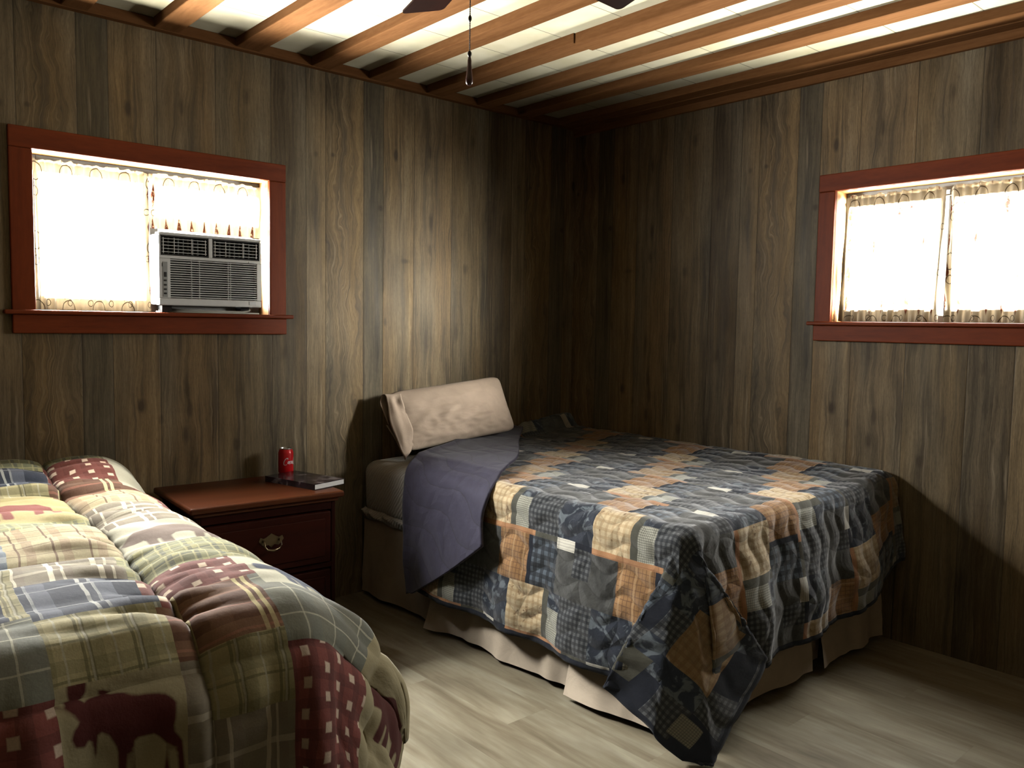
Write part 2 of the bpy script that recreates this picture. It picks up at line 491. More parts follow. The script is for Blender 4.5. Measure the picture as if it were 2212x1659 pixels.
REV = .125
def build_window(name, origin, rotz, w, z0, z1, label):
    """local x along the wall to the right, local y out through the wall, opening x 0..w"""
    r = empty(name, origin, rotz)
    tag(r, label, 'window', kind='structure')
    h = z1 - z0
    cw, ct = .078, .020
    bm = bmesh.new()   # head casing, slightly twisted end grain at the mitre
    add_box(bm, (-cw, -ct, h), (w + cw, 0, h + cw), .004, 2)
    bm_obj('head_casing', bm, M_CASE, r)
    for sx in (0, 1):
        x0 = -cw if sx == 0 else w
        box_obj('side_casing', (x0, -ct + .002, -.0), (x0 + cw, 0, h), M_CASEV, r, .004)
    box_obj('window_sill', (-cw - .028, -.038, -.014), (w + cw + .028, REV, .003), M_CASE, r, .005)
    box_obj('apron', (-cw, -.022, -.085), (w + cw, 0, -.0145), M_CASE, r, .004)
    bm = bmesh.new()
    add_box(bm, (-.012, 0, 0.003), (.0, REV, h), 0)
    add_box(bm, (w, 0, 0.003), (w + .012, REV, h), 0)
    add_box(bm, (-.012, 0, h), (w + .012, REV, h + .012), 0)
    bm_obj('reveal', bm, M_JAMB, r)
    fr = empty('sash_frame', (0, 0, 0), 0, r)
    bm = bmesh.new()
    ya, yb = REV - .03, REV
    add_box(bm, (0, ya, .003), (.032, yb, h), .003)
    add_box(bm, (w - .032, ya, .003), (w, yb, h), .003)
    add_box(bm, (.032, ya, .003), (w - .032, yb, .035), .003)
    add_box(bm, (.032, ya, h - .032), (w - .032, yb, h), .003)
    add_box(bm, (w / 2 - .018, ya - .004, .035), (w / 2 + .018, yb, h - .032), .003)
    fo = bm_obj('sash_rails', bm, M_ALU, fr)
    for k in (0, 1):
        x0 = .032 if k == 0 else w / 2 + .018
        x1 = w / 2 - .018 if k == 0 else w - .032
        mesh_obj('pane', [(x0, REV - .014, .035), (x1, REV - .014, .035), (x1, REV - .014, h - .032), (x0, REV - .014, h - .032)], [(0, 1, 2, 3)], M_GLASS, fr)
    return r
wA = WA['x1'] - WA['x0']; wB = WB['y0'] - WB['y1']
build_window('window_1', (WA['x0'], 0, WA['z0']), 0, wA, WA['z0'], WA['z1'], 'red brown framed window in the back wall over the nightstand')
build_window('window_2', (0, WB['y0'], WB['z0']), -PI / 2, wB, WB['z0'], WB['z1'], 'red brown framed window in the right wall over the quilted bed')

# ------------------------------------------------------------------ curtains
CURT_LO = .017
def curtain_material():
    k = NT('sheer_printed_curtain')
    uvn = k.new('ShaderNodeUVMap'); u, v, _ = k.sep(uvn.outputs[0])
    hem = k.attr('layers')
    cream = (.92, .84, .68)
    # printed rings hung in chains, rust feathers and dots
    cols = 5.2
    def ringset(px, py, r, wid, offx, offy):
        fx = k.math('SUBTRACT', k.math('FRACT', k.math('DIVIDE', k.math('ADD', u, offx), px)), .5)
        fy = k.math('SUBTRACT', k.math('FRACT', k.math('DIVIDE', k.math('ADD', v, offy), py)), .5)
        d = k.math('POWER', k.math('ADD', k.math('POWER', k.math('MULTIPLY', fx, px), 2.0), k.math('POWER', k.math('MULTIPLY', fy, py), 2.0)), .5)
        return k.mapr(k.math('ABSOLUTE', k.math('SUBTRACT', d, r)), wid * .6, wid, 1, 0), d
    r1, _ = ringset(.16, .26, .034, .0022, .02, .05)
    r2, d2_ = ringset(.16, .26, .018, .0018, .02, .125)
    r3, _ = ringset(.11, .19, .012, .0018, .06, .02)
    rings = k.math('MAXIMUM', r1, k.math('MAXIMUM', r2, r3))
    nn = k.noise(k.comb(k.math('MULTIPLY', u, 60.0), k.math('MULTIPLY', v, 60.0), 0), 1.0, 3, .6)
    fx = k.math('ABSOLUTE', k.math('SUBTRACT', k.math('FRACT', k.math('DIVIDE', u, .08)), .5))
    fy = k.math('ABSOLUTE', k.math('SUBTRACT', k.math('FRACT', k.math('DIVIDE', k.math('ADD', v, .03), .13)), .5))
    fe = k.math('ADD', k.math('MULTIPLY', fx, 5.5), k.math('MULTIPLY', fy, 2.4))
    feather = k.math('MULTIPLY', k.mapr(fe, .75, 1.0, 1, 0), k.mapr(nn, .34, .48))
    c = k.mix(k.math('MULTIPLY', feather, .92), cream, (.30, .055, .020))
    c = k.mix(k.math('MULTIPLY', rings, .9), c, (.10, .07, .05))
    # cloth: a loose weave that lets most daylight straight through; the doubled hems, gathers and the ink are close to opaque
    out = k.n['Material Output']
    tr = k.new('ShaderNodeBsdfTransparent'); tl = k.new('ShaderNodeBsdfTranslucent'); df = k.new('ShaderNodeBsdfDiffuse')
    fade = k.noise(k.comb(k.math('MULTIPLY', u, 7.0), k.math('MULTIPLY', v, 7.0), 4), 1.0, 2, .5)
    ink = k.math('MAXIMUM', k.math('MULTIPLY', feather, .96), rings)
    ink = k.math('MULTIPLY', ink, k.math('MAXIMUM', k.mapr(fade, .40, .58), k.mapr(hem, .1, .4)))
    thr = k.math('MULTIPLY', k.math('SUBTRACT', 1.0, k.math('MULTIPLY', ink, .985)), k.math('POWER', k.mapr(hem, 0, .5, 1, 0), 1.5))
    k.set(tr.inputs[0], k.mix(thr, (0, 0, 0), (.62, .62, .62)))
    glow = k.math('MULTIPLY', k.mapr(hem, .0, .6, .55, CURT_LO), k.math('SUBTRACT', 1.0, k.math('MULTIPLY', ink, .86)))
    k.set(tl.inputs[0], k.mix(1.0, k.mix(k.math('MULTIPLY', rings, .5), c, (.3, .2, .12)), k.comb(glow, k.math('MULTIPLY', glow, k.mapr(hem, 0, .5, 1, .80)), k.math('MULTIPLY', glow, k.mapr(hem, 0, .5, .9, .56))), 'MULTIPLY'))
    k.set(df.inputs[0], k.mix(1.0, c, (.5, .5, .5), 'MULTIPLY'))
    a1 = k.new('ShaderNodeAddShader'); a2 = k.new('ShaderNodeAddShader')
    m1 = k.new('ShaderNodeMixShader'); k.set(m1.inputs[0], .5)
    k.t.links.new(tl.outputs[0], m1.inputs[1]); k.t.links.new(df.outputs[0], m1.inputs[2])
    k.t.links.new(m1.outputs[0], a1.inputs[0]); k.t.links.new(tr.outputs[0], a1.inputs[1])
    k.t.links.new(a1.outputs[0], out.inputs[0])
    return k.m
M_CURT = curtain_material()
M_ROD = plain('dull_steel_curtain_rod', (.22, .20, .17), .4, .5, .6)

def curtain(frame, x0, x1, zb, zt, yrod, seed, label, bottom=None, gather=.012, drift=(0, 0)):
    """frame: (origin, rotz). Panel on a rod pocket: ruffle above, pocket, body, doubled hem."""
    nu, nv = 150, 80
    s = np.linspace(0, 1, nu); t = np.linspace(0, 1, nv)
    S, T = np.meshgrid(s, t, indexing='ij')          # T=0 bottom
    zbm = zb if bottom is None else bottom(S)
    zt_ = zt + .006 * vnoise(S * 22, T * 0, seed)
    Z = zbm + (zt_ - zbm) * T
    X = x0 + (x1 - x0) * S
    X = X + (1 - T) * (drift[0] * (1 - S) + drift[1] * S)
    rodz = zt - .030
    nearrod = np.exp(-((Z - rodz) / .03) ** 2)
    ph = S * (x1 - x0) / .034 * 2 * PI + 2.5 * vnoise(S * 7, T * 1.5, seed + 3)
    amp = gather * (.45 + .55 * np.clip(T, 0, 1)) * (1 - .55 * nearrod)
    Y = yrod + amp * np.sin(ph) + .006 * vnoise(S * 40, T * 4, seed + 5)
    edge = np.minimum(S, 1 - S) * abs(x1 - x0)
    hem = np.clip(1.15 * np.exp(-((Z - rodz) / .018) ** 4), 0, 1)                      # pocket
    hem = np.maximum(hem, .55 * (Z > rodz + .018))                                      # ruffle
    hem = np.maximum(hem, .62 * (Z < zbm + .050))                                       # bottom hem
    hem = np.maximum(hem, .60 * (edge < .022))                                          # side hems
    P = np.stack([X, Y, Z], -1)
    U = np.stack([S * (x1 - x0) * 1.5 + seed * .37, Z], -1)
    o = mesh_obj('curtain', P.reshape(-1, 3), grid_faces(nu, nv), M_CURT, uv=U.reshape(-1, 2), smooth=True, attrs={'layers': ('FLOAT', hem)})
    o.location = frame[0]; o.rotation_euler = (0, 0, frame[1])
    return tag(o, label, 'curtain', 'sheer printed window curtains')

FA = ((WA['x0'], 0, 0), 0); FB = ((0, WB['y0'], 0), -PI / 2)
curtain(FA, .012, .428, WA['z0'] + .006, WA['z1'] - .022, .050, 1, 'sheer ring print curtain hanging left of the air conditioner', drift=(.0, .008))
curtain(FA, .434, .918, WA['z0'] + .352, WA['z1'] - .022, .050, 2, 'sheer ring print curtain tucked behind the air conditioner top', bottom=lambda S: WA['z0'] + .350 - .006 * S)
curtain(FB, .016, .452, WB['z0'] + .006, WB['z1'] - .022, .050, 3, 'left sheer curtain in the right wall window', drift=(-.008, -.01))
curtain(FB, .466, .912, WB['z0'] + .006, WB['z1'] - .022, .050, 4, 'right sheer curtain in the right wall window')
for fr_, lab in ((FA, 'thin rod carrying the curtains over the air conditioner'), (FB, 'thin rod carrying the curtains in the right wall window')):
    bm = bmesh.new()
    zz = (WA if fr_ is FA else WB)['z1'] - .052
    add_tube(bm, [(.002, .090, zz), (.925, .090, zz)], .0045, 10)
    for xx in (.004, .923):
        add_tube(bm, [(xx, .090, zz), (xx + (.004 if xx < .5 else -.004), .090, zz)], .009, 12)
    o = bm_obj('curtain_rod', bm, M_ROD, smooth=True); o.location = fr_[0]; o.rotation_euler = (0, 0, fr_[1])
    tag(o, lab, 'curtain rod', 'window curtain rods')

# ------------------------------------------------------------------ window air conditioner
M_ACW = plain('off_white_plastic', (.84, .83, .78), .42, .4, 0, .05)
M_ACD = plain('dark_vent_interior', (.012, .012, .012), .7, .2)
M_ACG = plain('grey_control_panel', (.34, .35, .34), .5, .3)
M_CHROME = plain('bright_plastic_tab', (.80, .80, .78), .25, .6)
M_BLACK = plain('black_print', (.01, .01, .012), .5, .3)
def build_ac():
    r = empty('air_conditioner', (-2.432, -.022, 1.405))
    tag(r, 'off white window air conditioner sitting on the back wall sill', 'air conditioner')
    W, H = .440, .300
    bm = bmesh.new()
    add_box(bm, (.004, .045, .004), (W - .004, .30, H - .006), .006)
    bm_obj('cabinet', bm, M_ACW, r)
    gx0, gx1, gz0, gz1 = .046, W - .022, .030, .192
    vz0, vz1 = .205, .286
    bm = bmesh.new()   # front fascia as rails round the openings
    add_box(bm, (0, 0, 0), (W, .046, gz0), .005)
    add_box(bm, (0, 0, gz0), (gx0, .046, gz1), .002)
    add_box(bm, (gx1, 0, gz0), (W, .046, gz1), .002)
    add_box(bm, (0, 0, gz1), (W, .046, vz0), .002)
    add_box(bm, (0, 0, vz1), (W, .046, H), .005)
    add_box(bm, (0, 0, vz0), (.008, .046, vz1), .002)
    add_box(bm, (W - .010, 0, vz0), (W, .046, vz1), .002)
    add_box(bm, (.205, 0, vz0), (.222, .046, vz1), .002)
    bm_obj('front_panel', bm, M_ACW, r)
    box_obj('grille_backing', (gx0, .022, gz0), (gx1, .030, gz1), M_ACD, r, 0)
    bm = bmesh.new()
    n = 17
    for i in range(n):
        zc = gz0 + (i + .5) * (gz1 - gz0) / n
        add_box(bm, (gx0, .002, zc - .0018), (gx1, .016, zc + .0022), .0008, 1)
    for xx in (.135, .168, .292, .302):
        add_box(bm, (xx - .001, .006, gz0), (xx + .001, .018, gz1), 0)
    bm_obj('intake_grille', bm, M_ACW, r)
    for (a, b) in ((.008, .205), (.222, W - .010)):
        lv = empty('air_outlet', (0, 0, 0), 0, r)
        box_obj('outlet_recess', (a, .034, vz0), (b, .042, vz1), M_ACD, lv, 0)
        bm = bmesh.new()
        add_box(bm, (a, -.001, vz1 - .005), (b, .03, vz1), .001, 1); add_box(bm, (a, -.001, vz0), (b, .03, vz0 + .005), .001, 1)
        add_box(bm, (a, -.001, vz0), (a + .004, .03, vz1), .001, 1); add_box(bm, (b - .004, -.001, vz0), (b, .03, vz1), .001, 1)
        bm_obj('outlet_frame', bm, M_BLACK, lv)
        bm = bmesh.new()
        for i in range(5):
            zc = vz0 + .014 + i * .0135
            add_box(bm, (a + .006, .003, zc - .0013), (b - .006, .014, zc + .0013), .0006, 1)
        for q in (.03, .27, .66, .97):
            xx = a + .006 + (b - a - .012) * q
            add_box(bm, (xx - .0016, .0025, vz0 + .008), (xx + .0016, .012, vz1 - .008), .0005, 1)
        bm_obj('louvre', bm, M_ACW, lv)
        bm = bmesh.new()
        for i in range(9):
            xx = a + .018 + (b - a - .036) * i / 8
            add_box(bm, (xx - .001, .018, vz0 + .008), (xx + .001, .032, vz1 - .008), 0)
        bm_obj('vane', bm, M_ACG, lv)
    pn = box_obj('control_panel', (.014, -.0015, .034), (.034, .002, .178), M_ACG, r, .001)
    bm = bmesh.new()
    for zc in (.045, .062, .080, .098):
        add_box(bm, (.018, -.003, zc), (.030, -.001, zc + .007), .0008, 1)
    bm_obj('button', bm, M_BLACK, pn)
    box_obj('display', (.019, -.003, .116), (.030, -.001, .136), M_BLACK, pn, .0008)
    box_obj('energy_label', (.012, -.001, .158), (.028, .001, .172), M_BLACK, r, 0)
    box_obj('latch_tab', (W - .060, -.002, .192), (W - .032, .003, .200), M_CHROME, r, .001)
    box_obj('latch_tab', (W - .058, -.002, .010), (W - .026, .003, .026), M_CHROME, r, .001)
    for xx in (.05, W - .05):    # feet that keep the case off the sill
        box_obj('foot', (xx - .02, .06, -.0295), (xx + .02, .12, .006), M_ACD, r, .002)
    # flat white cord bundled under the case
    bm = bmesh.new()
    zs = -.0265
    add_tube(bm, [(.02, .10, zs), (.10, .025, zs), (.25, .006, zs), (.37, .004, zs), (.424, .006, zs), (.43, .012, zs)], .0035, 8)
    add_tube(bm, [(.03, .10, zs + .006), (.12, .04, zs + .006), (.26, .018, zs + .006), (.36, .016, zs + .006), (.385, .014, zs + .010), (.392, .012, zs + .016)], .0035, 8)
    add_tube(bm, [(.05, .11, zs + .012), (.14, .06, zs + .010), (.22, .05, zs + .008), (.30, .07, zs + .004)], .0035, 8)
    bm_obj('power_cord', bm, plain('white_flat_cord', (.70, .68, .60), .5), r)
build_ac()

# ------------------------------------------------------------------ daylight
world = bpy.data.worlds.new('daylight'); SC.world = world
world.use_nodes = True
wn = world.node_tree.nodes; wl = world.node_tree.links
bg = wn['Background']
tc = wn.new('ShaderNodeTexCoord'); sp = wn.new('ShaderNodeSeparateXYZ'); rp = wn.new('ShaderNodeValToRGB')
wl.new(tc.outputs['Generated'], sp.inputs[0]); 
mr = wn.new('ShaderNodeMapRange'); mr.inputs[1].default_value = -1; mr.inputs[2].default_value = 1
wl.new(sp.outputs[2], mr.inputs[0]); wl.new(mr.outputs[0], rp.inputs[0])
rp.color_ramp.elements[0].position = .40; rp.color_ramp.elements[0].color = (.62, .60, .50, 1)
rp.color_ramp.elements[1].position = .56; rp.color_ramp.elements[1].color = (.95, .98, 1, 1)
wl.new(rp.outputs[0], bg.inputs[0]); bg.inputs[1].default_value = 9.0

def daylight(name, loc, rotz, w, h, power, col):
    l = bpy.data.lights.new(name, 'AREA'); l.shape = 'RECTANGLE'; l.size = w; l.size_y = h
    l.energy = power; l.color = col
    o = link(bpy.data.objects.new(name, l))
    o.rotation_euler = (PI / 2, 0, rotz)     # emits along +/- y
    o.location = loc
    return o
# each window: sky light through the pane, and the warmer light thrown up from the ground outside
SKY_A, GND_A, SKY_B, GND_B, FILL = 560.0, 38.0, 90.0, 38.0, 5200.0
def window_light(name, frame, w, zc, sky, ground, strips):
    rz = frame[1]
    along = Vector((math.cos(rz), math.sin(rz), 0)); outw = Vector((-math.sin(rz), math.cos(rz), 0))
    def lamp(nm, x, z, ww, hh, off, tilt, spread, power, col):
        o = daylight(nm, Vector(frame[0]) + along * x + outw * off + Vector((0, 0, z)), 0, ww, hh, power, col)
        o.data.spread = math.radians(spread)
        o.rotation_euler = (-PI / 2 - math.radians(tilt), 0, rz)
    lamp(name + '_sky', w / 2, zc, w - .02, .54, .094, -4, 165, sky, (1, .975, .915))
    for i, (x, z, ww) in enumerate(strips):
        lamp(name + '_ground', x, z, ww, .055, .100, 46, 115, ground / len(strips), (1, .97, .86))
window_light('daylight_back_window', FA, wA, (WA['z0'] + WA['z1']) / 2, SKY_A, GND_A, [(.22, WA['z0'] + .09, .41), (.68, WA['z0'] + .42, .44)])
window_light('daylight_right_window', FB, wB, (WB['z0'] + WB['z1']) / 2, SKY_B, GND_B, [(wB / 2, WB['z0'] + .09, wB - .04)])

# added unseen lamp outside the right hand window, put in to brighten the back wall
fill_lamp = daylight('added_fill_lamp', (.95, -4.60, 1.92), 0, 1.55, 1.0, FILL, (1, .945, .83))
yd = Vector((-1.05, 0, 1.45)) - Vector(fill_lamp.location)
fill_lamp.rotation_euler = yd.to_track_quat('-Z', 'Y').to_euler()

# ------------------------------------------------------------------ fabrics
def uv_xy(k):
    n = k.new('ShaderNodeUVMap')
    return k.sep(n.outputs[0])

def band(k, x, period, off, width):
    """1 inside stripes of the given width every period"""
    f = k.math('FRACT', k.math('DIVIDE', k.math('ADD', x, off + 50 * period), period))
    return k.math('LESS_THAN', f, width / period)

def weave(k, c, u, v, amt=.16, scale=260):
    n = k.noise(k.comb(k.math('MULTIPLY', u, scale), k.math('MULTIPLY', v, scale), 0), 1.0, 2, .6)
    m = k.noise(k.comb(k.math('MULTIPLY', u, 18.0), k.math('MULTIPLY', v, 18.0), 3), 1.0, 3, .55)
    f = k.math('ADD', k.math('MULTIPLY', n, .5), k.math('MULTIPLY', m, .5))
    s = k.mapr(f, .3, .7, 1 - amt, 1 + amt)
    return k.mix(1.0, c, k.comb(s, s, s), 'MULTIPLY')

def plaid(name, base, bands, amt=.16, quilted=0.0, motif=None, dots=None, mottled=None, spec=.12):
    """bands: (axis, period, offset, width, colour, strength)"""
    k = NT(name)
    u, v, _ = uv_xy(k)
    ju = k.math('ADD', u, k.math('MULTIPLY', k.math('SUBTRACT', k.noise(k.comb(k.math('MULTIPLY', u, 9.0), k.math('MULTIPLY', v, 9.0), 8), 1.0, 2), .5), .010))
    jv = k.math('ADD', v, k.math('MULTIPLY', k.math('SUBTRACT', k.noise(k.comb(k.math('MULTIPLY', u, 9.0), k.math('MULTIPLY', v, 9.0), 2), 1.0, 2), .5), .010))
    c = k.mix(0.0, base, base)
    for (ax, per, off, w, col, st) in bands:
        c = k.mix(k.math('MULTIPLY', band(k, ju if ax == 'u' else jv, per, off, w), st), c, col)
    if dots:
        per, rad, col, st = dots
        fu = k.math('SUBTRACT', k.math('FRACT', k.math('DIVIDE', ju, per)), .5)
        fv = k.math('SUBTRACT', k.math('FRACT', k.math('ADD', k.math('DIVIDE', jv, per), k.math('MULTIPLY', k.math('FLOOR', k.math('DIVIDE', ju, per)), .5))), .5)
        d = k.math('MAXIMUM', k.math('ABSOLUTE', fu), k.math('ABSOLUTE', fv))
        c = k.mix(k.math('MULTIPLY', k.mapr(d, rad / per, rad / per * 1.35, 1, 0), st), c, col)
    if mottled:
        col, sc, lo, hi = mottled
        m = k.noise(k.comb(k.math('MULTIPLY', u, sc), k.math('MULTIPLY', v, sc), 6), 1.0, 3, .55, 1.2)
        c = k.mix(k.mapr(m, lo, hi), c, col)
    if motif:
        s = k.attr('motif')
        c = k.mix(k.mapr(s, -.0025, .0025, 1, 0), c, motif)
    c = weave(k, c, u, v, amt)
    if quilted:
        # machine quilting: wavy rows of stitching sunk into the padding
        w1 = k.math('MULTIPLY', k.math('SINE', k.math('MULTIPLY', v, 33.0)), .020)
        d1 = k.math('ABSOLUTE', k.math('SUBTRACT', k.math('FRACT', k.math('DIVIDE', k.math('ADD', u, w1), .085)), .5))
        w2 = k.math('MULTIPLY', k.math('SINE', k.math('MULTIPLY', u, 30.0)), .016)
        d2 = k.math('ABSOLUTE', k.math('SUBTRACT', k.math('FRACT', k.math('DIVIDE', k.math('ADD', v, w2), .15)), .5))
        st = k.math('MAXIMUM', k.mapr(d1, .0, .055, 1, 0), k.mapr(d2, .0, .030, 1, 0))
        pf = k.math('MAXIMUM', k.mapr(d1, .0, .40, 1, 0), k.mapr(d2, .0, .22, 1, 0))
        c = k.mix(k.math('MULTIPLY', st, .35), c, tuple(x * .35 for x in base))
        nz = k.noise(k.comb(k.math('MULTIPLY', u, 40.0), k.math('MULTIPLY', v, 40.0), 4), 1.0, 3, .6)
        k.bump(k.math('SUBTRACT', k.math('MULTIPLY', nz, .45), pf), .55 * quilted, .012)
    else:
        nz = k.noise(k.comb(k.math('MULTIPLY', u, 45.0), k.math('MULTIPLY', v, 45.0), 4), 1.0, 3, .6)
        k.bump(nz, .25, .006)
    k.b.inputs['Sheen Weight'].default_value = .30 if quilted else .08
    k.b.inputs['Sheen Roughness'].default_value = .45
    return k.out(c, .88, spec)

INK = (.007, .009, .014); NAVY = (.015, .020, .032); CHAR = (.034, .036, .036)
Q_CREAM = plaid('cream_check_patch', (.50, .40, .25), [('u', .026, 0, .010, (.30, .20, .10), .45), ('v', .026, 0, .010, (.30, .20, .10), .45)], quilted=.7,
                mottled=((.20, .13, .07), 26, .60, .66))
Q_CREAM2 = plaid('tan_check_patch', (.34, .245, .135), [('u', .026, 0, .012, (.20, .12, .06), .55), ('v', .026, 0, .012, (.20, .12, .06), .55)], quilted=.7)
Q_TAN = plaid('tan_plaid_patch', (.27, .150, .066), [('u', .020, 0, .003, (.14, .075, .04), .8), ('v', .017, .004, .003, (.14, .075, .04), .8), ('v', .06, 0, .008, (.45, .30, .16), .5)], quilted=.8)
Q_CHECK = plaid('blue_black_buffalo_check_patch', (.075, .095, .120), [('u', .034, 0, .017, INK, .72), ('v', .034, 0, .017, INK, .72)], quilted=.8)
Q_CHECK2 = plaid('charcoal_small_check_patch', (.085, .092, .098), [('u', .020, 0, .010, INK, .68), ('v', .020, 0, .010, INK, .68)], quilted=.8)
Q_CHAR = plaid('charcoal_patch', CHAR, [], quilted=.9, mottled=((.068, .070, .068), 14, .4, .7))
Q_SWIRL = plaid('navy_swirl_patch', NAVY, [], quilted=.8, mottled=((.105, .125, .145), 17, .52, .60))
Q_GREY = plaid('grey_houndstooth_patch', (.40, .40, .33), [('u', .0075, 0, .0035, (.10, .10, .09), .6), ('v', .0075, 0, .0035, (.10, .10, .09), .6)], quilted=.6)
Q_IVORY = plaid('ivory_ticking_patch', (.60, .58, .50), [('u', .010, 0, .003, (.30, .28, .25), .55)], quilted=.5)
Q_RUST = plaid('rust_strip_patch', (.36, .185, .090), [('u', .02, 0, .004, (.18, .08, .04), .5)], quilted=.4)
Q_OLIVE = plaid('olive_strip_patch', (.060, .060, .048), [], quilted=.5)
Q_BIND = plaid('ink_navy_binding', (.014, .017, .026), [], quilted=0)
QM = [Q_CREAM, Q_CREAM2, Q_TAN, Q_CHECK, Q_CHECK2, Q_CHAR, Q_SWIRL, Q_GREY, Q_IVORY, Q_RUST, Q_OLIVE, Q_BIND]
QI = {m.name: i for i, m in enumerate(QM)}

# block: (along the bed a0,a1) x (across b0,b1) in centimetres, repeat 60 x 38, each row of blocks slipped by 20
BLOCK = [
    (0, 17, 0, 18, 'cream'), (17, 20, 0, 18, 'olive'), (20, 27, 0, 6, 'swirl'), (20, 27, 6, 18, 'grey'), (27, 43, 0, 18, 'check2'), (43, 60, 0, 18, 'swirl'),
    (0, 31, 18, 20, 'rust'), (31, 43, 18, 20, 'olive'), (43, 52, 18, 22, 'ivory'), (52, 60, 18, 20, 'bind'),
    (0, 12, 20, 38, 'char'), (12, 28, 20, 38, 'tan'), (28, 30, 20, 38, 'bind'), (30, 43, 20, 38, 'check'),
    (43, 52, 22, 38, 'char'), (52, 60, 20, 30, 'check2'), (52, 60, 30, 38, 'char')]
KEY = dict(cream=0, tan=2, check=3, check2=4, char=5, swirl=6, grey=7, ivory=8, rust=9, olive=10, bind=11)
BL = np.full((60, 38), 5, int)
for a0, a1, b0, b1, nm in BLOCK:
    BL[a0:a1, b0:b1] = KEY[nm]

def edge_roll(s, r):
    q = r * PI / 2
    h = np.where(s <= 0, s, np.where(s < q, r * np.sin(np.clip(s, 0, q) / r), r))
    d = np.where(s <= 0, 0, np.where(s < q, r * (1 - np.cos(np.clip(s, 0, q) / r)), r + s - q))
    return h, d

def ease_interp(x, xs, ys):
    xs = np.asarray(xs); ys = np.asarray(ys)
    i = np.clip(np.searchsorted(xs, x, 'right') - 1, 0, len(xs) - 2)
    t = (x - xs[i]) / (xs[i + 1] - xs[i]); t = t * .35 + .65 * smooth01(t)
    return ys[i] * (1 - t) + ys[i + 1] * t

def drape(sx, sy, r, keys):
    """distance of fabric past the start of the side roll (sx) and of the foot roll (sy)
    -> outward offset side, outward offset foot, drop. keys: corner fold shape (angle, side, foot)"""
    hx, dx = edge_roll(sx, r); hy, dy = edge_roll(sy, r)
    ox = hx.copy(); oy = hy.copy(); dr = np.maximum(dx, dy)
    cn = (sx > 0) & (sy > 0)
    rho = np.hypot(sx, sy); phi = np.degrees(np.arctan2(sy, sx))
    hr, d = edge_roll(rho, r)
    re = np.maximum(0, rho - r * PI / 2)
    ka = [q[0] for q in keys]
    qx = ease_interp(np.clip(phi, 0, 90), ka, [q[1] for q in keys]); qy = ease_interp(np.clip(phi, 0, 90), ka, [q[2] for q in keys])
    cx = hr * np.cos(np.radians(phi)) + qx * re
    cy = hr * np.sin(np.radians(phi)) + qy * re
    cd = d - re * .35 * (qx ** 2 + qy ** 2)
    return np.where(cn, cx, ox), np.where(cn, cy, oy), np.where(cn, cd, dr)

# ------------------------------------------------------------------ bed by the right wall
M_PAD = None
def pad_material():
    k = NT('white_ribbed_mattress_pad')
    x, y, z = k.sep(k.coord())
    w = k.math('SINE', k.math('MULTIPLY', k.math('ADD', k.math('ADD', y, k.math('MULTIPLY', z, .75)), k.math('MULTIPLY', k.noise(k.coord(), 9, 2), .05)), 330.0))
    n = k.noise(k.coord(), 30, 3)
    k.bump(k.math('ADD', k.math('MULTIPLY', w, .35), n), .55, .006)
    c = k.mix(k.mapr(w, -1, 1), (.80, .77, .69), (.90, .88, .82))
    return k.out(c, .85, .15)
M_PAD = pad_material()
def cloth(name, col, scale=14, strength=.3, var=.08, dist=.01):
    k = NT(name)
    n = k.noise(k.coord(), scale, 4, .6, .8)
    n2 = k.noise(k.coord(), 300, 2)
    k.bump(k.math('ADD', n, k.math('MULTIPLY', n2, .12)), strength, dist)
    c = k.mix(k.mapr(n, .3, .7), tuple(x * (1 - var) for x in col), tuple(x * (1 + var) for x in col))
    k.b.inputs['Sheen Weight'].default_value = .05
    return k.out(c, .85, .15)
M_SKIRT = cloth('tan_bed_skirt_cotton', (.70, .59, .46), 10, .25)
M_CASEC = cloth('beige_pillowcase_cotton', (.47, .375, .300), 9, .35)
M_DARKWOOD = plain('black_bed_frame_steel', (.03, .03, .03), .5)

bed = empty('full_bed', (-.75, -1.0, 0))
tag(bed, 'full size bed in the corner with white mattress and tan skirt', 'bed')
BX0, BX1, BY0, BY1 = -1.440, -.06, -1.940, -.045
def at(parent, o):
    o.location = o.location - parent.location
    return o
def child_box(name, lo, hi, mat, parent, bevel=.02, seg=4):
    o = box_obj(name, lo, hi, mat, parent, bevel, seg, True)
    o.location = -Vector(parent.location)
    return o
child_box('box_spring', (BX0 + .012, BY0 + .01, .17), (BX1, BY1, .405), M_SKIRT, bed, .02)
bm = bmesh.new()
for (xx, yy) in ((BX0 + .1, BY0 + .1), (BX1 - .1, BY0 + .1), (BX0 + .1, BY1 - .1), (BX1 - .1, BY1 - .1)):
    pass
for i, (xx, yy) in enumerate(((BX0 + .12, BY0 + .12), (BX1 - .1, BY0 + .12), (BX0 + .12, BY1 - .1), (BX1 - .1, BY1 - .1))):
    o = box_obj('leg', (xx - .025, yy - .025, 0), (xx + .025, yy + .025, .172), M_DARKWOOD, bed, .004); o.location = -Vector(bed.location)

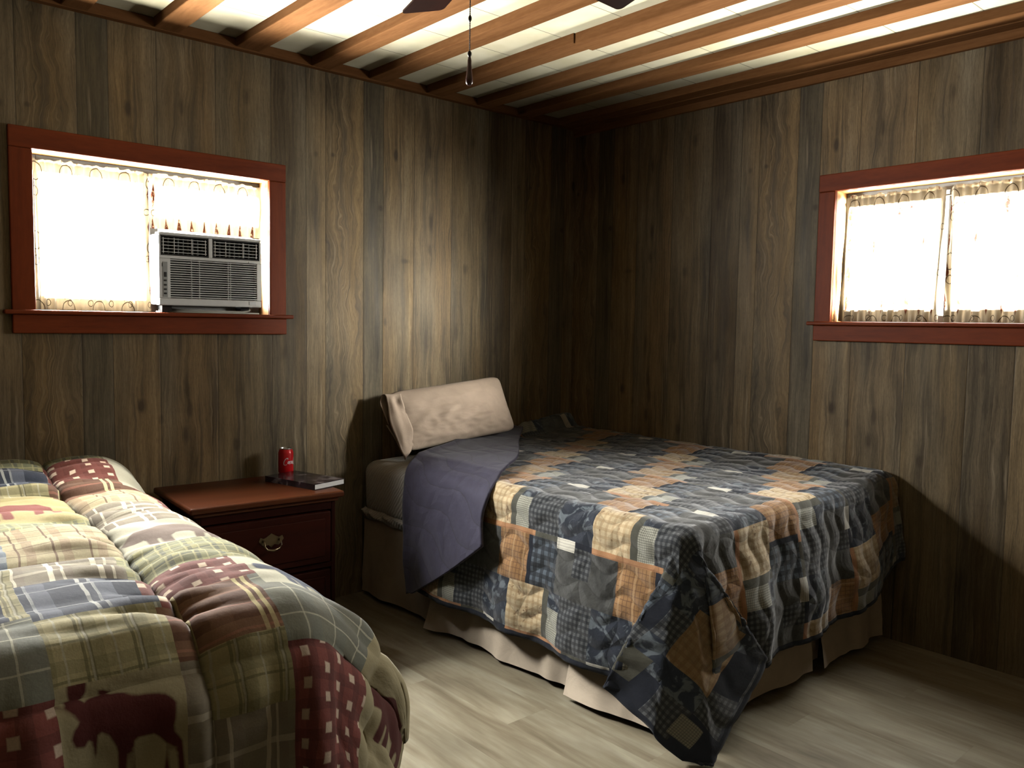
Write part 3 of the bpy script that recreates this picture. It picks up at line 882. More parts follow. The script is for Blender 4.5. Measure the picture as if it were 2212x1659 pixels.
def mattress_mesh(x0, x1, y0, y1, z0, z1, r, skew=0.0):
    """box with rolled edges, fine enough for sag and puckers"""
    bm = bmesh.new()
    add_box(bm, (x0, y0, z0), (x1, y1, z1), r, 5)
    bmesh.ops.subdivide_edges(bm, edges=[e for e in bm.edges if e.calc_length() > .25], cuts=14, use_grid_fill=True)
    for v in bm.verts:
        f = float(vnoise(v.co.x * 5, v.co.y * 5, 3)) * .006
        v.co.z += f if v.co.z > (z0 + z1) / 2 else 0
        t = (v.co.y - y0) / (y1 - y0)
        if skew: v.co.x -= skew * t * max(0, min(1, (x1 - v.co.x) / (x1 - x0)))
        b = math.sin(PI * max(0, min(1, (v.co.z - z0) / (z1 - z0))))
        if v.co.x < x0 + .05: v.co.x -= .012 * b + .004 * float(vnoise(v.co.y * 14, v.co.z * 20, 9))
    return bm
mt = bm_obj('mattress', mattress_mesh(BX0, BX1, BY0, BY1, .408, .680, .055, .045), M_PAD, bed, True)
mt.location = -Vector(bed.location)
# gathered hem of the pad where it is pulled under the mattress
s = np.linspace(0, 1, 120); t = np.linspace(0, 1, 10)
S, T = np.meshgrid(s, t, indexing='ij')
Yh = BY1 - .01 - S * 1.2
P = np.stack([BX0 - .055 * (1 - S * .6) + .012 - .016 * np.sin(PI * T) - .006 * vnoise(S * 30 + T * 3, T * 2, 4), Yh, .375 + .055 * T + .010 * vnoise(S * 9, T * 2, 5) + .02 * (1 - S)], -1)
o = mesh_obj('pad_hem', P.reshape(-1, 3), grid_faces(120, 10), M_PAD, mt, smooth=True)
sk = empty('bed_skirt', (0, 0, 0), 0, bed); sk.location = -Vector(bed.location)
def skirt(name, p0, p1, out, seed, z1=.40, z0=.02, flare=.035, tuck=(0, 0)):
    """hanging cloth panel from p0 to p1, out = outward direction"""
    p0 = np.array(p0); p1 = np.array(p1); out = np.array(out)
    nu, nv = max(20, int(np.linalg.norm(p1 - p0) / .012)), 26
    s = np.linspace(0, 1, nu); t = np.linspace(0, 1, nv)
    S, T = np.meshgrid(s, t, indexing='ij')
    L = np.linalg.norm(p1 - p0)
    off = flare * T ** 1.3 + T * (.024 * vnoise(S * L * 6.5, T * .8, seed) + .013 * vnoise(S * L * 15, T * 1.2, seed + 1))
    off = off + .006 * np.abs(vnoise(S * L * 3, T * 5, seed + 2)) * T
    XY = p0[None, None] + (p1 - p0)[None, None] * S[..., None] + out[None, None] * off[..., None]
    Z = z1 + (z0 + .006 * vnoise(S * L * 4, T * 0, seed + 4) - z1) * T
    P = np.concatenate([XY, Z[..., None]], -1)
    return mesh_obj(name, P.reshape(-1, 3), grid_faces(nu, nv), M_SKIRT, sk, smooth=True)
fx = BX0 - .006
skirt('skirt_panel', (fx - .03, BY1), (fx - .008, -.66), (-1, 0), 21, z0=.022, flare=.018)
skirt('skirt_panel', (fx - .018, -.64), (fx - .004, -1.50), (-1, 0), 22, z0=.024, flare=.045)
skirt('skirt_panel', (fx - .012, -1.49), (fx, BY0 - .005), (-1, 0), 23, z0=.026, flare=.055)
skirt('skirt_panel', (fx, BY0 - .008), (-.655, BY0 - .008), (0, -1), 24, z0=.03, flare=.03)
skirt('skirt_panel', (-.60, BY0 - .010), (-.06, BY0 - .008), (0, -1), 25, z0=.03, flare=.035)
skirt('pleat_back', (-.72, BY0 + .012), (-.54, BY0 + .012), (0, -1), 26, z0=.04, flare=.01)

# --- patchwork quilt
def build_quilt():
    r = .062
    xe, ye = -1.500, -1.995
    xs, ys = xe + r, ye + r
    x0 = -.022
    nX = 199; nY = 246                        # 1 cm cells
    X = x0 - np.arange(nX + 1) * .01
    Y = -.018 - np.arange(nY + 1) * .01
    XX, YY = np.meshgrid(X, Y, indexing='ij')
    sx = xs - XX
    syr = ys - YY
    k = .06 * smooth01((XX + 1.0) / 1.0) + .10 * smooth01((XX + .45) / .45)
    sy = np.where(syr > 0, syr * (1 - 1.55 * k), syr)
    keys = [(0, 0, 0), (15, .24, -.36), (30, .20, .00), (46, .02, .20), (70, -.66, .17), (80, -.55, .03), (90, 0, 0)]
    ox, oy, dr = drape(sx, sy, r, keys)
    wx = xs - ox; wy = ys - oy
    zt = .706 + .006 * fbm(XX * 4, YY * 4, 40) + .034 * smooth01((XX + .40) / .36)
    zt = zt + .075 * smooth01((YY + .10) / .085) * smooth01((XX + .56) / .18)
    zt = zt + .010 * np.exp(-((XX + .75) / .5) ** 2)
    z = zt - dr
    # hanging cloth ripples outward
    side = smooth01((sx - .10) / .45) * (sy <= 0.35)
    wx = wx - side * (.012 * np.sin(YY * 15 + 2 * vnoise(YY * 3, XX * 0, 3)) + .010 * vnoise(YY * 6, XX * 2, 8) + .042) * np.clip(1 - np.maximum(sy, 0) / .2, 0, 1)
    foot = smooth01((sy - .06) / .35) * np.clip(1 - np.maximum(sx, 0) / .2, 0, 1)
    wy = wy - foot * (.020 * np.sin(XX * 17 + 1.5 + 2 * vnoise(XX * 4, YY * 0, 5)) + .014 * vnoise(XX * 9, YY * 3, 6) + .045)
    P = np.stack([wx, wy, z], -1)
    N = grid_normals(P)
    if N[40, 60, 2] < 0: N = -N
    # padding between the rows of stitching
    line = np.abs(((XX + .020 * np.sin(YY * 33)) / .085) % 1 - .5)
    puff = .0045 * np.exp(-(line / .14) ** 2) * -1 + .004 * fbm(XX * 16, YY * 16, 44)
    P = P + N * (puff + .004)[..., None]
    P[..., 2] = np.maximum(P[..., 2], .010 + .004 * (vnoise(XX * 30, YY * 30, 2) + 1))
    P[..., 0] = np.minimum(P[..., 0], -.010); P[..., 1] = np.minimum(P[..., 1], -.010)
    F = grid_faces(nX + 1, nY + 1)
    I, J = np.meshgrid(np.arange(nX), np.arange(nY), indexing='ij')
    row = (I + 12) // 38
    a = (J + 42 - row * 20) % 60; b = (I + 12) % 38
    mi = BL[a, b].copy()
    # the smaller light squares are browner every other block
    blk = ((J + 42 - row * 20) // 60 + row) % 3
    mi = np.where((mi == 0) & (blk == 1), 1, mi)
    # the hanging corner square: dark checks round one tan block
    qx = (I + .5) * .01 - (x0 - xs); qy = (J + .5) * .01 - (-.018 - ys)
    cnr = (qx > .10) & (qy > .10)
    mi = np.where(cnr, np.where(((qx * 100).astype(int) // 11 + (qy * 100).astype(int) // 13) % 3 == 0, 4, np.where(((qx * 100).astype(int) // 11) % 2 == 0, 11, 6)), mi)
    mi = np.where((qx > .17) & (qx < .36) & (qy > .22) & (qy < .41), 1, mi)
    mi = np.where((qx > .40) & (qx < .50) & (qy > .12) & (qy < .20), 10, mi)
    mi = np.where((qx > .46) & (qx < .53) & (qy > .36) & (qy < .45), 7, mi)
    bind = (I >= nX - 2) | (J >= nY - 2)
    mi = np.where(bind, 11, mi)
    xc = x0 - (I + .5) * .01; yc = -.018 - (J + .5) * .01
    foldy = np.where(xc < -1.44, -.50, np.where(xc < -1.30, -.415, np.minimum(-.0, -.02 - (-.50 - xc) * .49)))
    keep = (yc < foldy) | (xc > -.50)
    UV = np.stack([XX, YY], -1).reshape(-1, 2)
    kf = keep.ravel()
    o = mesh_obj('quilt', P.reshape(-1, 3), F[kf], QM, uv=UV, mat_idx=mi.ravel()[kf], smooth=True)
    m = o.modifiers.new('thickness', 'SOLIDIFY'); m.thickness = .007; m.offset = -1
    tag(o, 'navy and tan patchwork quilt draped over the bed by the right wall', 'quilt')
    return o
quilt = build_quilt()

def lining_material():
    k = NT('slate_blue_quilt_lining')
    u, v, _ = uv_xy(k)
    n = k.noise(k.comb(k.math('MULTIPLY', u, 22.0), k.math('MULTIPLY', v, 22.0), 1), 1.0, 3, .55)
    w1 = k.math('ADD', k.math('MULTIPLY', k.math('SINE', k.math('MULTIPLY', k.math('ADD', u, v), 13.0)), .030), k.math('MULTIPLY', n, .018))
    d1 = k.math('ABSOLUTE', k.math('SUBTRACT', k.math('FRACT', k.math('DIVIDE', k.math('ADD', k.math('SUBTRACT', u, k.math('MULTIPLY', v, .35)), w1), .125)), .5))
    d2 = k.math('ABSOLUTE', k.math('SUBTRACT', k.math('FRACT', k.math('DIVIDE', k.math('ADD', k.math('ADD', v, k.math('MULTIPLY', u, .3)), w1), .165)), .5))
    st = k.math('MAXIMUM', k.mapr(d1, 0, .030, 1, 0), k.math('MULTIPLY', k.mapr(d2, 0, .02, 1, 0), .6))
    pf = k.math('MAXIMUM', k.mapr(d1, 0, .32, 1, 0), k.math('MULTIPLY', k.mapr(d2, 0, .24, 1, 0), .6))
    c = k.mix(k.mapr(n, .3, .7), (.022, .020, .042), (.032, .030, .058))
    c = k.mix(k.math('MULTIPLY', st, .7), c, (.010, .010, .016))
    k.bump(k.math('SUBTRACT', k.math('MULTIPLY', n, .25), pf), .32, .012)
    k.b.inputs['Sheen Weight'].default_value = .15
    return k.out(c, .75, .2)
M_LINING = lining_material()

def resample(pts, n, smooth=True):
    pts = np.array(pts, float)
    # Catmull-Rom through the points, then even spacing
    Q = [pts[0]]
    ext = np.vstack([2 * pts[0] - pts[1], pts, 2 * pts[-1] - pts[-2]])
    for i in range(1, len(ext) - 2):
        for t in np.linspace(0, 1, 14)[1:]:
            p0, p1, p2, p3 = ext[i - 1], ext[i], ext[i + 1], ext[i + 2]
            Q.append(.5 * (2 * p1 + (p2 - p0) * t + (2 * p0 - 5 * p1 + 4 * p2 - p3) * t * t + (3 * p1 - p0 - 3 * p2 + p3) * t ** 3))
    Q = np.array(Q); d = np.r_[0, np.cumsum(np.linalg.norm(np.diff(Q, axis=0), axis=1))]
    return np.stack([np.interp(np.linspace(0, d[-1], n), d, Q[:, j]) for j in range(3)], -1)

def build_flap():
    fold = [(-.50, -.02, .742), (-.88, -.16, .736), (-1.20, -.33, .732), (-1.405, -.41, .724), (-1.490, -.455, .675), (-1.522, -.485, .58), (-1.532, -.495, .43), (-1.537, -.51, .28), (-1.545, -.545, .138)]
    free = [(-.44, -.06, .745), (-.76, -.38, .736), (-1.08, -.73, .732), (-1.38, -.965, .728), (-1.495, -1.04, .672), (-1.540, -1.045, .57), (-1.570, -1.085, .470), (-1.575, -.88, .325), (-1.555, -.575, .144)]
    # the bottom corner closes towards the fold along the hem
    nu, nv = 110, 60
    # parametrise both by matching key points
    def keyed(pts):
        seg = []
        cuts = [0, 3, 6, 8]; ns = [44, 40, 27]
        full = np.array(pts, float)
        for (a, b, n) in zip(cuts, cuts[1:], ns):
            q = resample(full[a:b + 1], n)
            seg.append(q if not seg else q[1:])
        return np.vstack(seg)
    A = keyed(fold); B = keyed(free)
    n = len(A)
    t = np.linspace(0, 1, nv)
    P = A[:, None] * (1 - t)[None, :, None] + B[:, None] * t[None, :, None]
    # keep the sheet wrapped round the mattress edge rather than cutting the corner
    S, T = np.meshgrid(np.linspace(0, 1, n), t, indexing='ij')
    N = grid_normals(P)
    if N[10, 20, 2] < 0: N = -N
    wid = np.linalg.norm(B - A, axis=1)[:, None] * T
    arc = np.r_[0, np.cumsum(np.linalg.norm(np.diff(A, axis=0), axis=1))][:, None] + 0 * T
    roll = np.exp(-(wid / .03) ** 2) * .010
    P = P + N * (.012 + roll + .008 * fbm(arc * 4, wid * 4, 61, 2) + .0015 * fbm(arc * 14, wid * 14, 63, 2))[..., None]
    P[..., 2] += .012
    UV = np.stack([arc, wid], -1).reshape(-1, 2)
    o = mesh_obj('turned_back_corner', P.reshape(-1, 3), grid_faces(n, nv), M_LINING, quilt, uv=UV, smooth=True)
    m = o.modifiers.new('thickness', 'SOLIDIFY'); m.thickness = .012; m.offset = -1
    o['label'] = 'turned back corner showing the slate blue lining'
build_flap()

# --- pillow standing against the wall
def build_pillow():
    root = empty('pillow', (-1.035, -.19, .733))
    tag(root, 'beige pillow propped against the back wall on the corner bed', 'pillow')
    nu, nv = 90, 56
    W, H, TH = .685, .312, .150
    u = np.linspace(-1, 1, nu); v = np.linspace(-1, 1, nv)
    U, V = np.meshgrid(u, v, indexing='ij')
    def face(sign, seed):
        bulge = (1 - np.abs(U) ** 3.2) ** .62 * (1 - np.abs(V) ** 2.6) ** .55
        th = TH / 2 * bulge
        # pinched corners and drawn-in sides
        pin = .035 * (np.abs(V) ** 2) * (1 - np.abs(U) ** 2) * 0
        x = U * W / 2 * (1 - .035 * (1 - V ** 2) * np.abs(U) ** 4) * (1 - .045 * np.abs(V) ** 10)
        z = V * H / 2 * (1 - .03 * (1 - U ** 2) * np.abs(V) ** 4) * (1 - .09 * np.abs(U) ** 14)
        wr = .018 * vnoise(U * 3 + V * 2.2, V * 5 - U * 2.4, seed) * (np.clip(-V + .3, 0, 1)) + .009 * vnoise(U * 9 + V * 7, V * 8 - U * 4, seed + 1) * np.clip(.55 - V * .6, 0, 1) + .004 * vnoise(U * 4, V * 4, seed + 2)
        wr = wr + .012 * np.clip(-U - .45, 0, 1) * np.sin(V * 7 + U * 9)
        return np.stack([x, sign * (th + wr * bulge), z], -1)
    Pf = face(-1, 70); Pb = face(1, 80)
    V_ = np.concatenate([Pf.reshape(-1, 3), Pb.reshape(-1, 3)])
    gf = grid_faces(nu, nv)
    F = np.concatenate([gf[:, ::-1], gf + nu * nv])
    # lean: bottom forward, top to the wall; a touch of roll so the right end sits higher
    rot = Matrix.Rotation(math.radians(-6), 4, 'Z') @ Matrix.Rotation(math.radians(-24), 4, 'X') @ Matrix.Rotation(math.radians(-6.0), 4, 'Y')
    VV = np.array([rot @ Vector(p) for p in V_])
    bm = bmesh.new()
    vs = [bm.verts.new(p) for p in VV]
    for f in F: bm.faces.new([vs[i] for i in f])
    bmesh.ops.remove_doubles(bm, verts=bm.verts, dist=.0006)
    o = bm_obj('cushion', bm, M_CASEC, root, True); o.location = (0, 0, .165)
    # open end of the case: loose double hem falling past the left end
    nu2, nv2 = 14, 60
    s = np.linspace(0, 1, nu2); a = np.linspace(0, 2 * PI, nv2)
    S, A = np.meshgrid(s, a, indexing='ij')
    x = -W / 2 + .05 - .085 * S - .02 * S * np.sin(A * 2) * .5
    rz = H / 2 * (.90 + .06 * S) * (np.sign(np.sin(A)) * np.abs(np.sin(A)) ** .8)
    ry = (TH / 2 * .62 * (1 - S * .45) + .012 * vnoise(A * 2, S * 3, 91)) * (np.sign(np.cos(A)) * np.abs(np.cos(A)) ** .9)
    x = x + .03 * S * (np.sin(A) < 0) * np.abs(np.sin(A)) + .010 * vnoise(A * 1.6, S * 2, 92)
    rz = rz - .040 * S ** 1.5 * np.clip(-np.sin(A), 0, 1)
    P = np.stack([x, ry, rz], -1).reshape(-1, 3)
    P = np.array([rot @ Vector(p) for p in P])
    h = mesh_obj('pillowcase_hem', P, grid_faces(nu2, nv2), M_CASEC, root, smooth=True); h.location = (0, 0, .165)
    m = h.modifiers.new('thickness', 'SOLIDIFY'); m.thickness = .003
build_pillow()

# ------------------------------------------------------------------ near bed with the lodge comforter
CREAM = (.32, .28, .150); WHITE = (.38, .36, .27); OLV = (.085, .078, .036); BRN = (.080, .038, .022); NV = (.026, .031, .046); RED = (.098, .028, .020); MAR = (.052, .011, .010)
C_CREAM = plaid('cream_olive_plaid', CREAM, [('u', .088, 0, .030, OLV, .38), ('v', .075, .01, .026, OLV, .38), ('u', .088, .055, .006, OLV, .8), ('u', .088, .067, .006, OLV, .8), ('v', .075, .050, .005, OLV, .7), ('u', .044, .02, .004, WHITE, .6)])
C_CREAMB = plaid('cream_brown_stripe_plaid', (.33, .28, .165), [('u', .080, 0, .022, (.20, .13, .08), .55), ('v', .090, .01, .028, (.22, .15, .09), .35), ('u', .080, .045, .005, BRN, .8), ('v', .045, .02, .004, BRN, .6)])
C_OLIVE = plaid('olive_navy_block_plaid', (.26, .245, .115), [('u', .058, 0, .034, (.12, .13, .09), .45), ('v', .052, 0, .028, (.12, .13, .09), .45), ('u', .058, .012, .010, (.04, .05, .065), .5), ('v', .052, .008, .012, (.04, .05, .065), .5), ('u', .029, .0, .004, (.33, .31, .165), .8), ('v', .026, .0, .004, (.33, .31, .165), .8)])
C_NAVY = plaid('navy_plaid_with_white_lines', NV, [('u', .125, .00, .008, (.42, .42, .38), .75), ('u', .125, .020, .006, (.42, .42, .38), .65), ('v', .110, .0, .006, (.36, .37, .36), .6), ('v', .110, .040, .030, (.035, .04, .055), .5), ('u', .125, .055, .040, (.12, .13, .16), .5)])
C_RED = plaid('brick_red_dotted_check', RED, [('u', .052, 0, .020, (.15, .045, .035), .5), ('v', .052, 0, .020, (.15, .045, .035), .5)], dots=(.052, .0075, (.66, .52, .38), .9))
C_MAR = plaid('maroon_dotted_check', (.150, .045, .038), [('u', .060, 0, .025, (.06, .018, .016), .55), ('v', .06, 0, .025, (.06, .018, .016), .5)], dots=(.060, .0085, (.60, .48, .36), .85))
C_BROWN = plaid('brown_plaid_yellow_bars', BRN, [('u', .150, .02, .045, (.115, .060, .035), .7), ('v', .13, .02, .05, (.13, .07, .045), .6), ('v', .065, 0, .006, (.30, .13, .09), .6), ('u', .150, .085, .010, (.60, .52, .27), .75), ('u', .150, .104, .010, (.60, .52, .27), .75), ('v', .13, .085, .035, (.26, .15, .09), .35)])
C_GREYB = plaid('grey_brown_plaid', (.17, .145, .102), [('u', .10, 0, .040, (.14, .11, .08), .6), ('v', .09, 0, .035, (.14, .12, .09), .5), ('u', .10, .06, .012, (.62, .56, .42), .75), ('u', .10, .082, .006, (.62, .56, .42), .6), ('v', .09, .055, .014, (.55, .50, .38), .45)])
C_GREY = plaid('grey_green_plaid', (.145, .145, .112), [('u', .09, 0, .035, (.13, .14, .12), .5), ('v', .08, 0, .03, (.13, .13, .11), .5), ('u', .09, .05, .004, (.50, .48, .36), .6), ('v', .08, .05, .004, (.50, .48, .36), .6)])
C_BLUE = plaid('faded_blue_plaid', (.125, .145, .165), [('u', .07, 0, .028, (.10, .12, .15), .5), ('v', .07, 0, .028, (.42, .43, .40), .4), ('u', .07, .04, .004, (.6, .6, .52), .6)])
C_WNAVY = plaid('white_panel_navy_animal', WHITE, [], motif=(.040, .048, .075), amt=.08)
C_CMAR = plaid('cream_panel_maroon_animal', (.29, .25, .148), [], motif=MAR, amt=.08)
C_CRED = plaid('cream_panel_red_animal', (.31, .26, .125), [], motif=(.17, .055, .045), amt=.10)
C_WBRN = plaid('white_panel_brown_animal', WHITE, [], motif=(.13, .095, .075), amt=.08)
CM = [C_CREAM, C_CREAMB, C_OLIVE, C_NAVY, C_RED, C_MAR, C_BROWN, C_GREYB, C_GREY, C_BLUE, C_WNAVY, C_CMAR, C_CRED, C_WBRN]
CK = dict(cream=0, creamb=1, olive=2, navy=3, red=4, mar=5, brown=6, greyb=7, grey=8, blue=9, wnavy=10, cmar=11, cred=12, wbrn=13)

MOOSE = [(450, 1100), (500, 1085), (570, 1150), (615, 1120), (580, 1040), (600, 1000), (640, 1010), (620, 900), (655, 880), (690, 900), (740, 825), (830, 810), (820, 900), (760, 1000), (720, 1080), (740, 1110), (790, 1075), (830, 1035), (920, 1000), (935, 910), (930, 882), (980, 890), (1060, 868), (1050, 930), (1000, 990), (1150, 975), (1280, 1000), (1400, 980), (1580, 965), (1690, 1020), (1680, 1150), (1650, 1250), (1740, 1360), (1770, 1760), (1700, 1760), (1690, 1520), (1640, 1420), (1600, 1760), (1545, 1760), (1590, 1500), (1590, 1400), (1480, 1300), (1250, 1350), (1240, 1420), (1260, 1760), (1205, 1760), (1180, 1480), (1160, 1760), (1080, 1760), (1080, 1450), (1000, 1330), (880, 1290), (860, 1480), (835, 1550), (808, 1540), (830, 1450), (820, 1370), (760, 1370), (720, 1430), (640, 1425), (610, 1370), (640, 1300), (700, 1240), (680, 1180), (560, 1180)]
BEAR = [(0, .55), (.06, .40), (.14, .30), (.20, .22), (.24, .28), (.34, .24), (.50, .12), (.66, .16), (.84, .14), (.96, .30), (1.0, .55), (.97, .72), (1.0, .98), (.90, .98), (.86, .75), (.80, .72), (.80, .98), (.70, .98), (.70, .70), (.52, .68), (.46, .74), (.48, .98), (.37, .98), (.36, .74), (.32, .72), (.33, .98), (.23, .98), (.22, .62), (.12, .64), (.03, .64)]

def build_comforter():
    av = np.array([-.03, -1.0]); av /= np.linalg.norm(av)
    cv = np.array([av[1], -av[0]])
    O = np.array([-2.53, -.03])
    r = .16
    ce, ae, zt0 = .05, 1.93, .740
    cs, as_ = ce + r, ae - r
    side, foot = .60, .68
    CH = .36                                                 # main sewn channel
    c = CH + np.arange(round((.98 - CH) / .0115), -round((CH - cs + side) / .0115), -1) * .0115   # from the far left across to the right hem
    a = np.arange(.0, as_ + foot, .0115)
    CC, AA = np.meshgrid(c, a, indexing='ij')
    CS = CC + .036 * smooth01((AA - 1.05) / .55)             # the comforter lies a little askew
    sx = cs - CS; sy = AA - as_
    keys = [(0, 0, 0), (18, .34, -.10), (38, .40, .06), (58, .18, .16), (76, .03, .10), (90, 0, 0)]
    ox, oy, dr = drape(sx, sy, r, keys)
    lc = cs - ox; la = as_ + oy
    lc = lc - .20 * smooth01((AA - 1.1) / .8) * smooth01((sx - .08) / .4) * np.clip(1 - np.maximum(sy, 0) / .3, 0, 1)
    hump = .070 * np.exp(-((AA - .12) / .20) ** 2)
    z = zt0 + hump + .008 * fbm(CC * 3, AA * 3, 30) - dr
    z = z - .05 * smooth01((.05 - AA) / .05)
    fhang = smooth01((sy - .02) / .45) * np.clip(1 - np.maximum(sx, 0) / .25, 0, 1)
    la = la + fhang * (.020 + .022 * np.sin(CC * 24 + 2.2 * vnoise(CC * 5, AA * 0, 12)) + .016 * vnoise(CC * 13, AA * 2, 13))
    shang = smooth01((sx - .05) / .45) * np.clip(1 - np.maximum(sy, 0) / .25, 0, 1) * smooth01((AA - .55) / .5)
    lc = lc - shang * (.008 + .014 * np.sin(AA * 16 + 2 * vnoise(AA * 4, CC * 0, 14)))
    P = np.stack([O[0] + lc * cv[0] + la * av[0], O[1] + lc * cv[1] + la * av[1], z], -1)
    N = grid_normals(P)
    ic = int(np.argmin(np.abs(c - .5)))
    if N[ic, 60, 2] < 0: N = -N
    # sewn channels and the gathers that run into them
    puff = 0 * CC
    for cc in (CH, .86, -.14):
        wob = cc + .006 * vnoise(AA * 4, 0 * AA, 50)
        d = CC - wob
        kk = 1.0 if cc > 0 else .35
        puff = puff - kk * (.026 * np.exp(-(d / .014) ** 2) + .016 * np.exp(-(d / .06) ** 2))
    for aa in (.46, 1.24, 1.93):
        d = AA - aa - .012 * vnoise(CC * 4, 0 * CC, 52)
        puff = puff - .008 * np.exp(-(d / .014) ** 2) - .008 * np.exp(-(d / .06) ** 2)
    near = np.exp(-((CC - CH) / .13) ** 2) + np.exp(-((CC - .86) / .13) ** 2) + np.exp(-((CC + .14) / .12) ** 2)
    gath = (vnoise(CC * 5 + AA * 1.2, AA * 17 + CC * 2, 55) + .6 * vnoise(CC * 8 - AA * 2, AA * 34 + CC * 5, 56))
    puff = puff + (.006 + .012 * near) * gath * np.clip(1 - np.maximum(sy, 0) / .15, .25, 1) + .006 * fbm(CC * 7, AA * 11, 57)
    # vertical gathers on the hanging foot
    puff = puff + .010 * fhang * vnoise(CC * 30, AA * 3, 58) + .012 * np.clip(sx, 0, 1) * np.clip(sy, 0, 1) * 6 * vnoise((sx - sy) * 16, (sx + sy) * 2, 59)
    P = P + N * puff[..., None]
    P[..., 2] = np.maximum(P[..., 2], .012)
    P[..., 1] = np.minimum(P[..., 1], -.030)
    # ---- patches
    nc, na = len(c) - 1, len(a) - 1
    cm = (c[:-1] + c[1:]) / 2; am = (a[:-1] + a[1:]) / 2
    G = np.full((nc, na), CK['grey'])
    def put(c0, c1, a0, a1, nm):
        G[np.ix_((cm > c0) & (cm < c1), (am > a0) & (am < a1))] = CK[nm]
    # column left of the main channel
    put(CH, .62, 0, .19, 'olive'); put(.385, .62, .19, .36, 'navy'); put(.16, .385, .16, .35, 'red'); put(.13, .40, .35, .48, 'brown')
    put(.40, .62, .36, .44, 'cream'); put(CH, .62, .48, .80, 'cred'); put(.40, .62, .44, .80, 'cred'); put(CH, .63, .80, .93, 'olive')
    put(CH, .63, .93, 1.24, 'creamb'); put(CH, .63, 1.24, 1.46, 'greyb'); put(CH, .40, 1.24, 1.47, 'olive')
    put(.395, .625, 1.46, 1.72, 'navy'); put(CH, .395, 1.47, 1.74, 'red'); put(.625, .66, 1.3, 1.70, 'cream')
    put(.405, .63, 1.72, 1.905, 'cream'); put(CH, .405, 1.74, 1.905, 'brown')
    put(.405, .63, 1.905, 2.9, 'cmar'); put(CH, .405, 1.905, 2.9, 'greyb')
    # column right of the channel
    put(.16, CH, 0, .16, 'olive'); put(-.15, .16, 0, .40, 'wbrn'); put(.13, CH, .48, .73, 'creamb'); put(-.15, .13, .40, .78, 'red')
    put(.10, CH, .73, 1.0, 'greyb'); put(.06, CH, 1.0, 1.24, 'wbrn'); put(-.2, .06, .78, 1.24, 'blue')
    put(-.15, CH, 1.24, 1.49, 'olive'); put(.17, CH, 1.49, 1.69, 'red'); put(-.15, .17, 1.49, 1.75, 'wnavy')
    put(.185, CH, 1.69, 1.90, 'brown'); put(-.15, .185, 1.75, 1.915, 'grey'); put(.19, CH, 1.90, 2.03, 'cream'); put(.19, CH, 2.03, 2.9, 'greyb')
    put(-.085, .19, 1.915, 2.9, 'mar')
    put(-.7, -.15, 0, .9, 'creamb'); put(-.7, -.15, .9, 1.45, 'grey'); put(-.7, -.15, 1.45, 1.75, 'cream'); put(-.7, -.085, 1.75, 2.9, 'cmar')
    # far left column
    put(.62, .86, 0, .44, 'creamb'); put(.62, .86, .44, .9, 'red'); put(.63, .86, .9, 1.3, 'blue'); put(.66, .86, 1.3, 1.70, 'navy'); put(.63, .86, 1.70, 1.92, 'grey'); put(.63, .86, 1.92, 2.9, 'mar')
    for j in range(11):
        put(.86, 1.5, j * .27, (j + 1) * .27, ['cream', 'brown', 'navy', 'creamb', 'red', 'olive', 'greyb'][(j * 3) % 7])
    # printed animals
    sd = np.full(CC.shape, .05)
    mp = [(.635 - (x - 450) * .0001707, 1.94 + (y - 1100) * .000198 + (x - 450) * .00005) for x, y in MOOSE]
    sd = np.minimum(sd, poly_sdf(CC, AA, mp))
    def bear(c_left, c_right, a0, a1):
        poly = [(c_left + (c_right - c_left) * x, a0 + (a1 - a0) * y) for x, y in BEAR]
        return poly_sdf(CC, AA, poly)
    sd = np.minimum(sd, bear(.66, .42, .54, .76))
    sd = np.minimum(sd, bear(.155, -.10, 1.53, 1.72))
    sd = np.minimum(sd, bear(.34, .09, 1.04, 1.22))
    sd = np.minimum(sd, bear(.0, -.14, .1, .36))
    sd = np.minimum(sd, bear(-.12, -.36, 1.86, 2.08))
    UV = np.stack([CC, AA], -1).reshape(-1, 2)
    o = mesh_obj('comforter', P.reshape(-1, 3), grid_faces(len(c), len(a)), CM, uv=UV, mat_idx=G.ravel(), smooth=True, attrs={'motif': ('FLOAT', sd)})
    m = o.modifiers.new('thickness', 'SOLIDIFY'); m.thickness = .018; m.offset = -1
    tag(o, 'plaid lodge patchwork comforter with moose and bear panels on the nearer bed', 'comforter')
    # the bed underneath
    b = empty('full_bed', (O[0] + .56 * cv[0] + .99 * av[0], O[1] + .56 * cv[1] + .99 * av[1], 0), math.atan2(-av[0], -av[1]) * -1)
    b.rotation_euler = (0, 0, math.atan2(cv[1], cv[0]) - PI)
    tag(b, 'bed hidden under the plaid moose comforter', 'bed')
    bm = bmesh.new(); add_box(bm, (-.42, -.86, .42), (.42, .89, .640), .05, 4)
    bm_obj('mattress', bm, M_PAD, b, True)
    bm = bmesh.new(); add_box(bm, (-.42, -.86, .18), (.42, .89, .415), .02, 3)
    bm_obj('box_spring', bm, M_SKIRT, b, True)
    for xx in (-.36, .36):
        for yy in (-.80, .82):
            box_obj('leg', (xx - .025, yy - .025, 0), (xx + .025, yy + .025, .182), M_DARKWOOD, b, .004)
build_comforter()

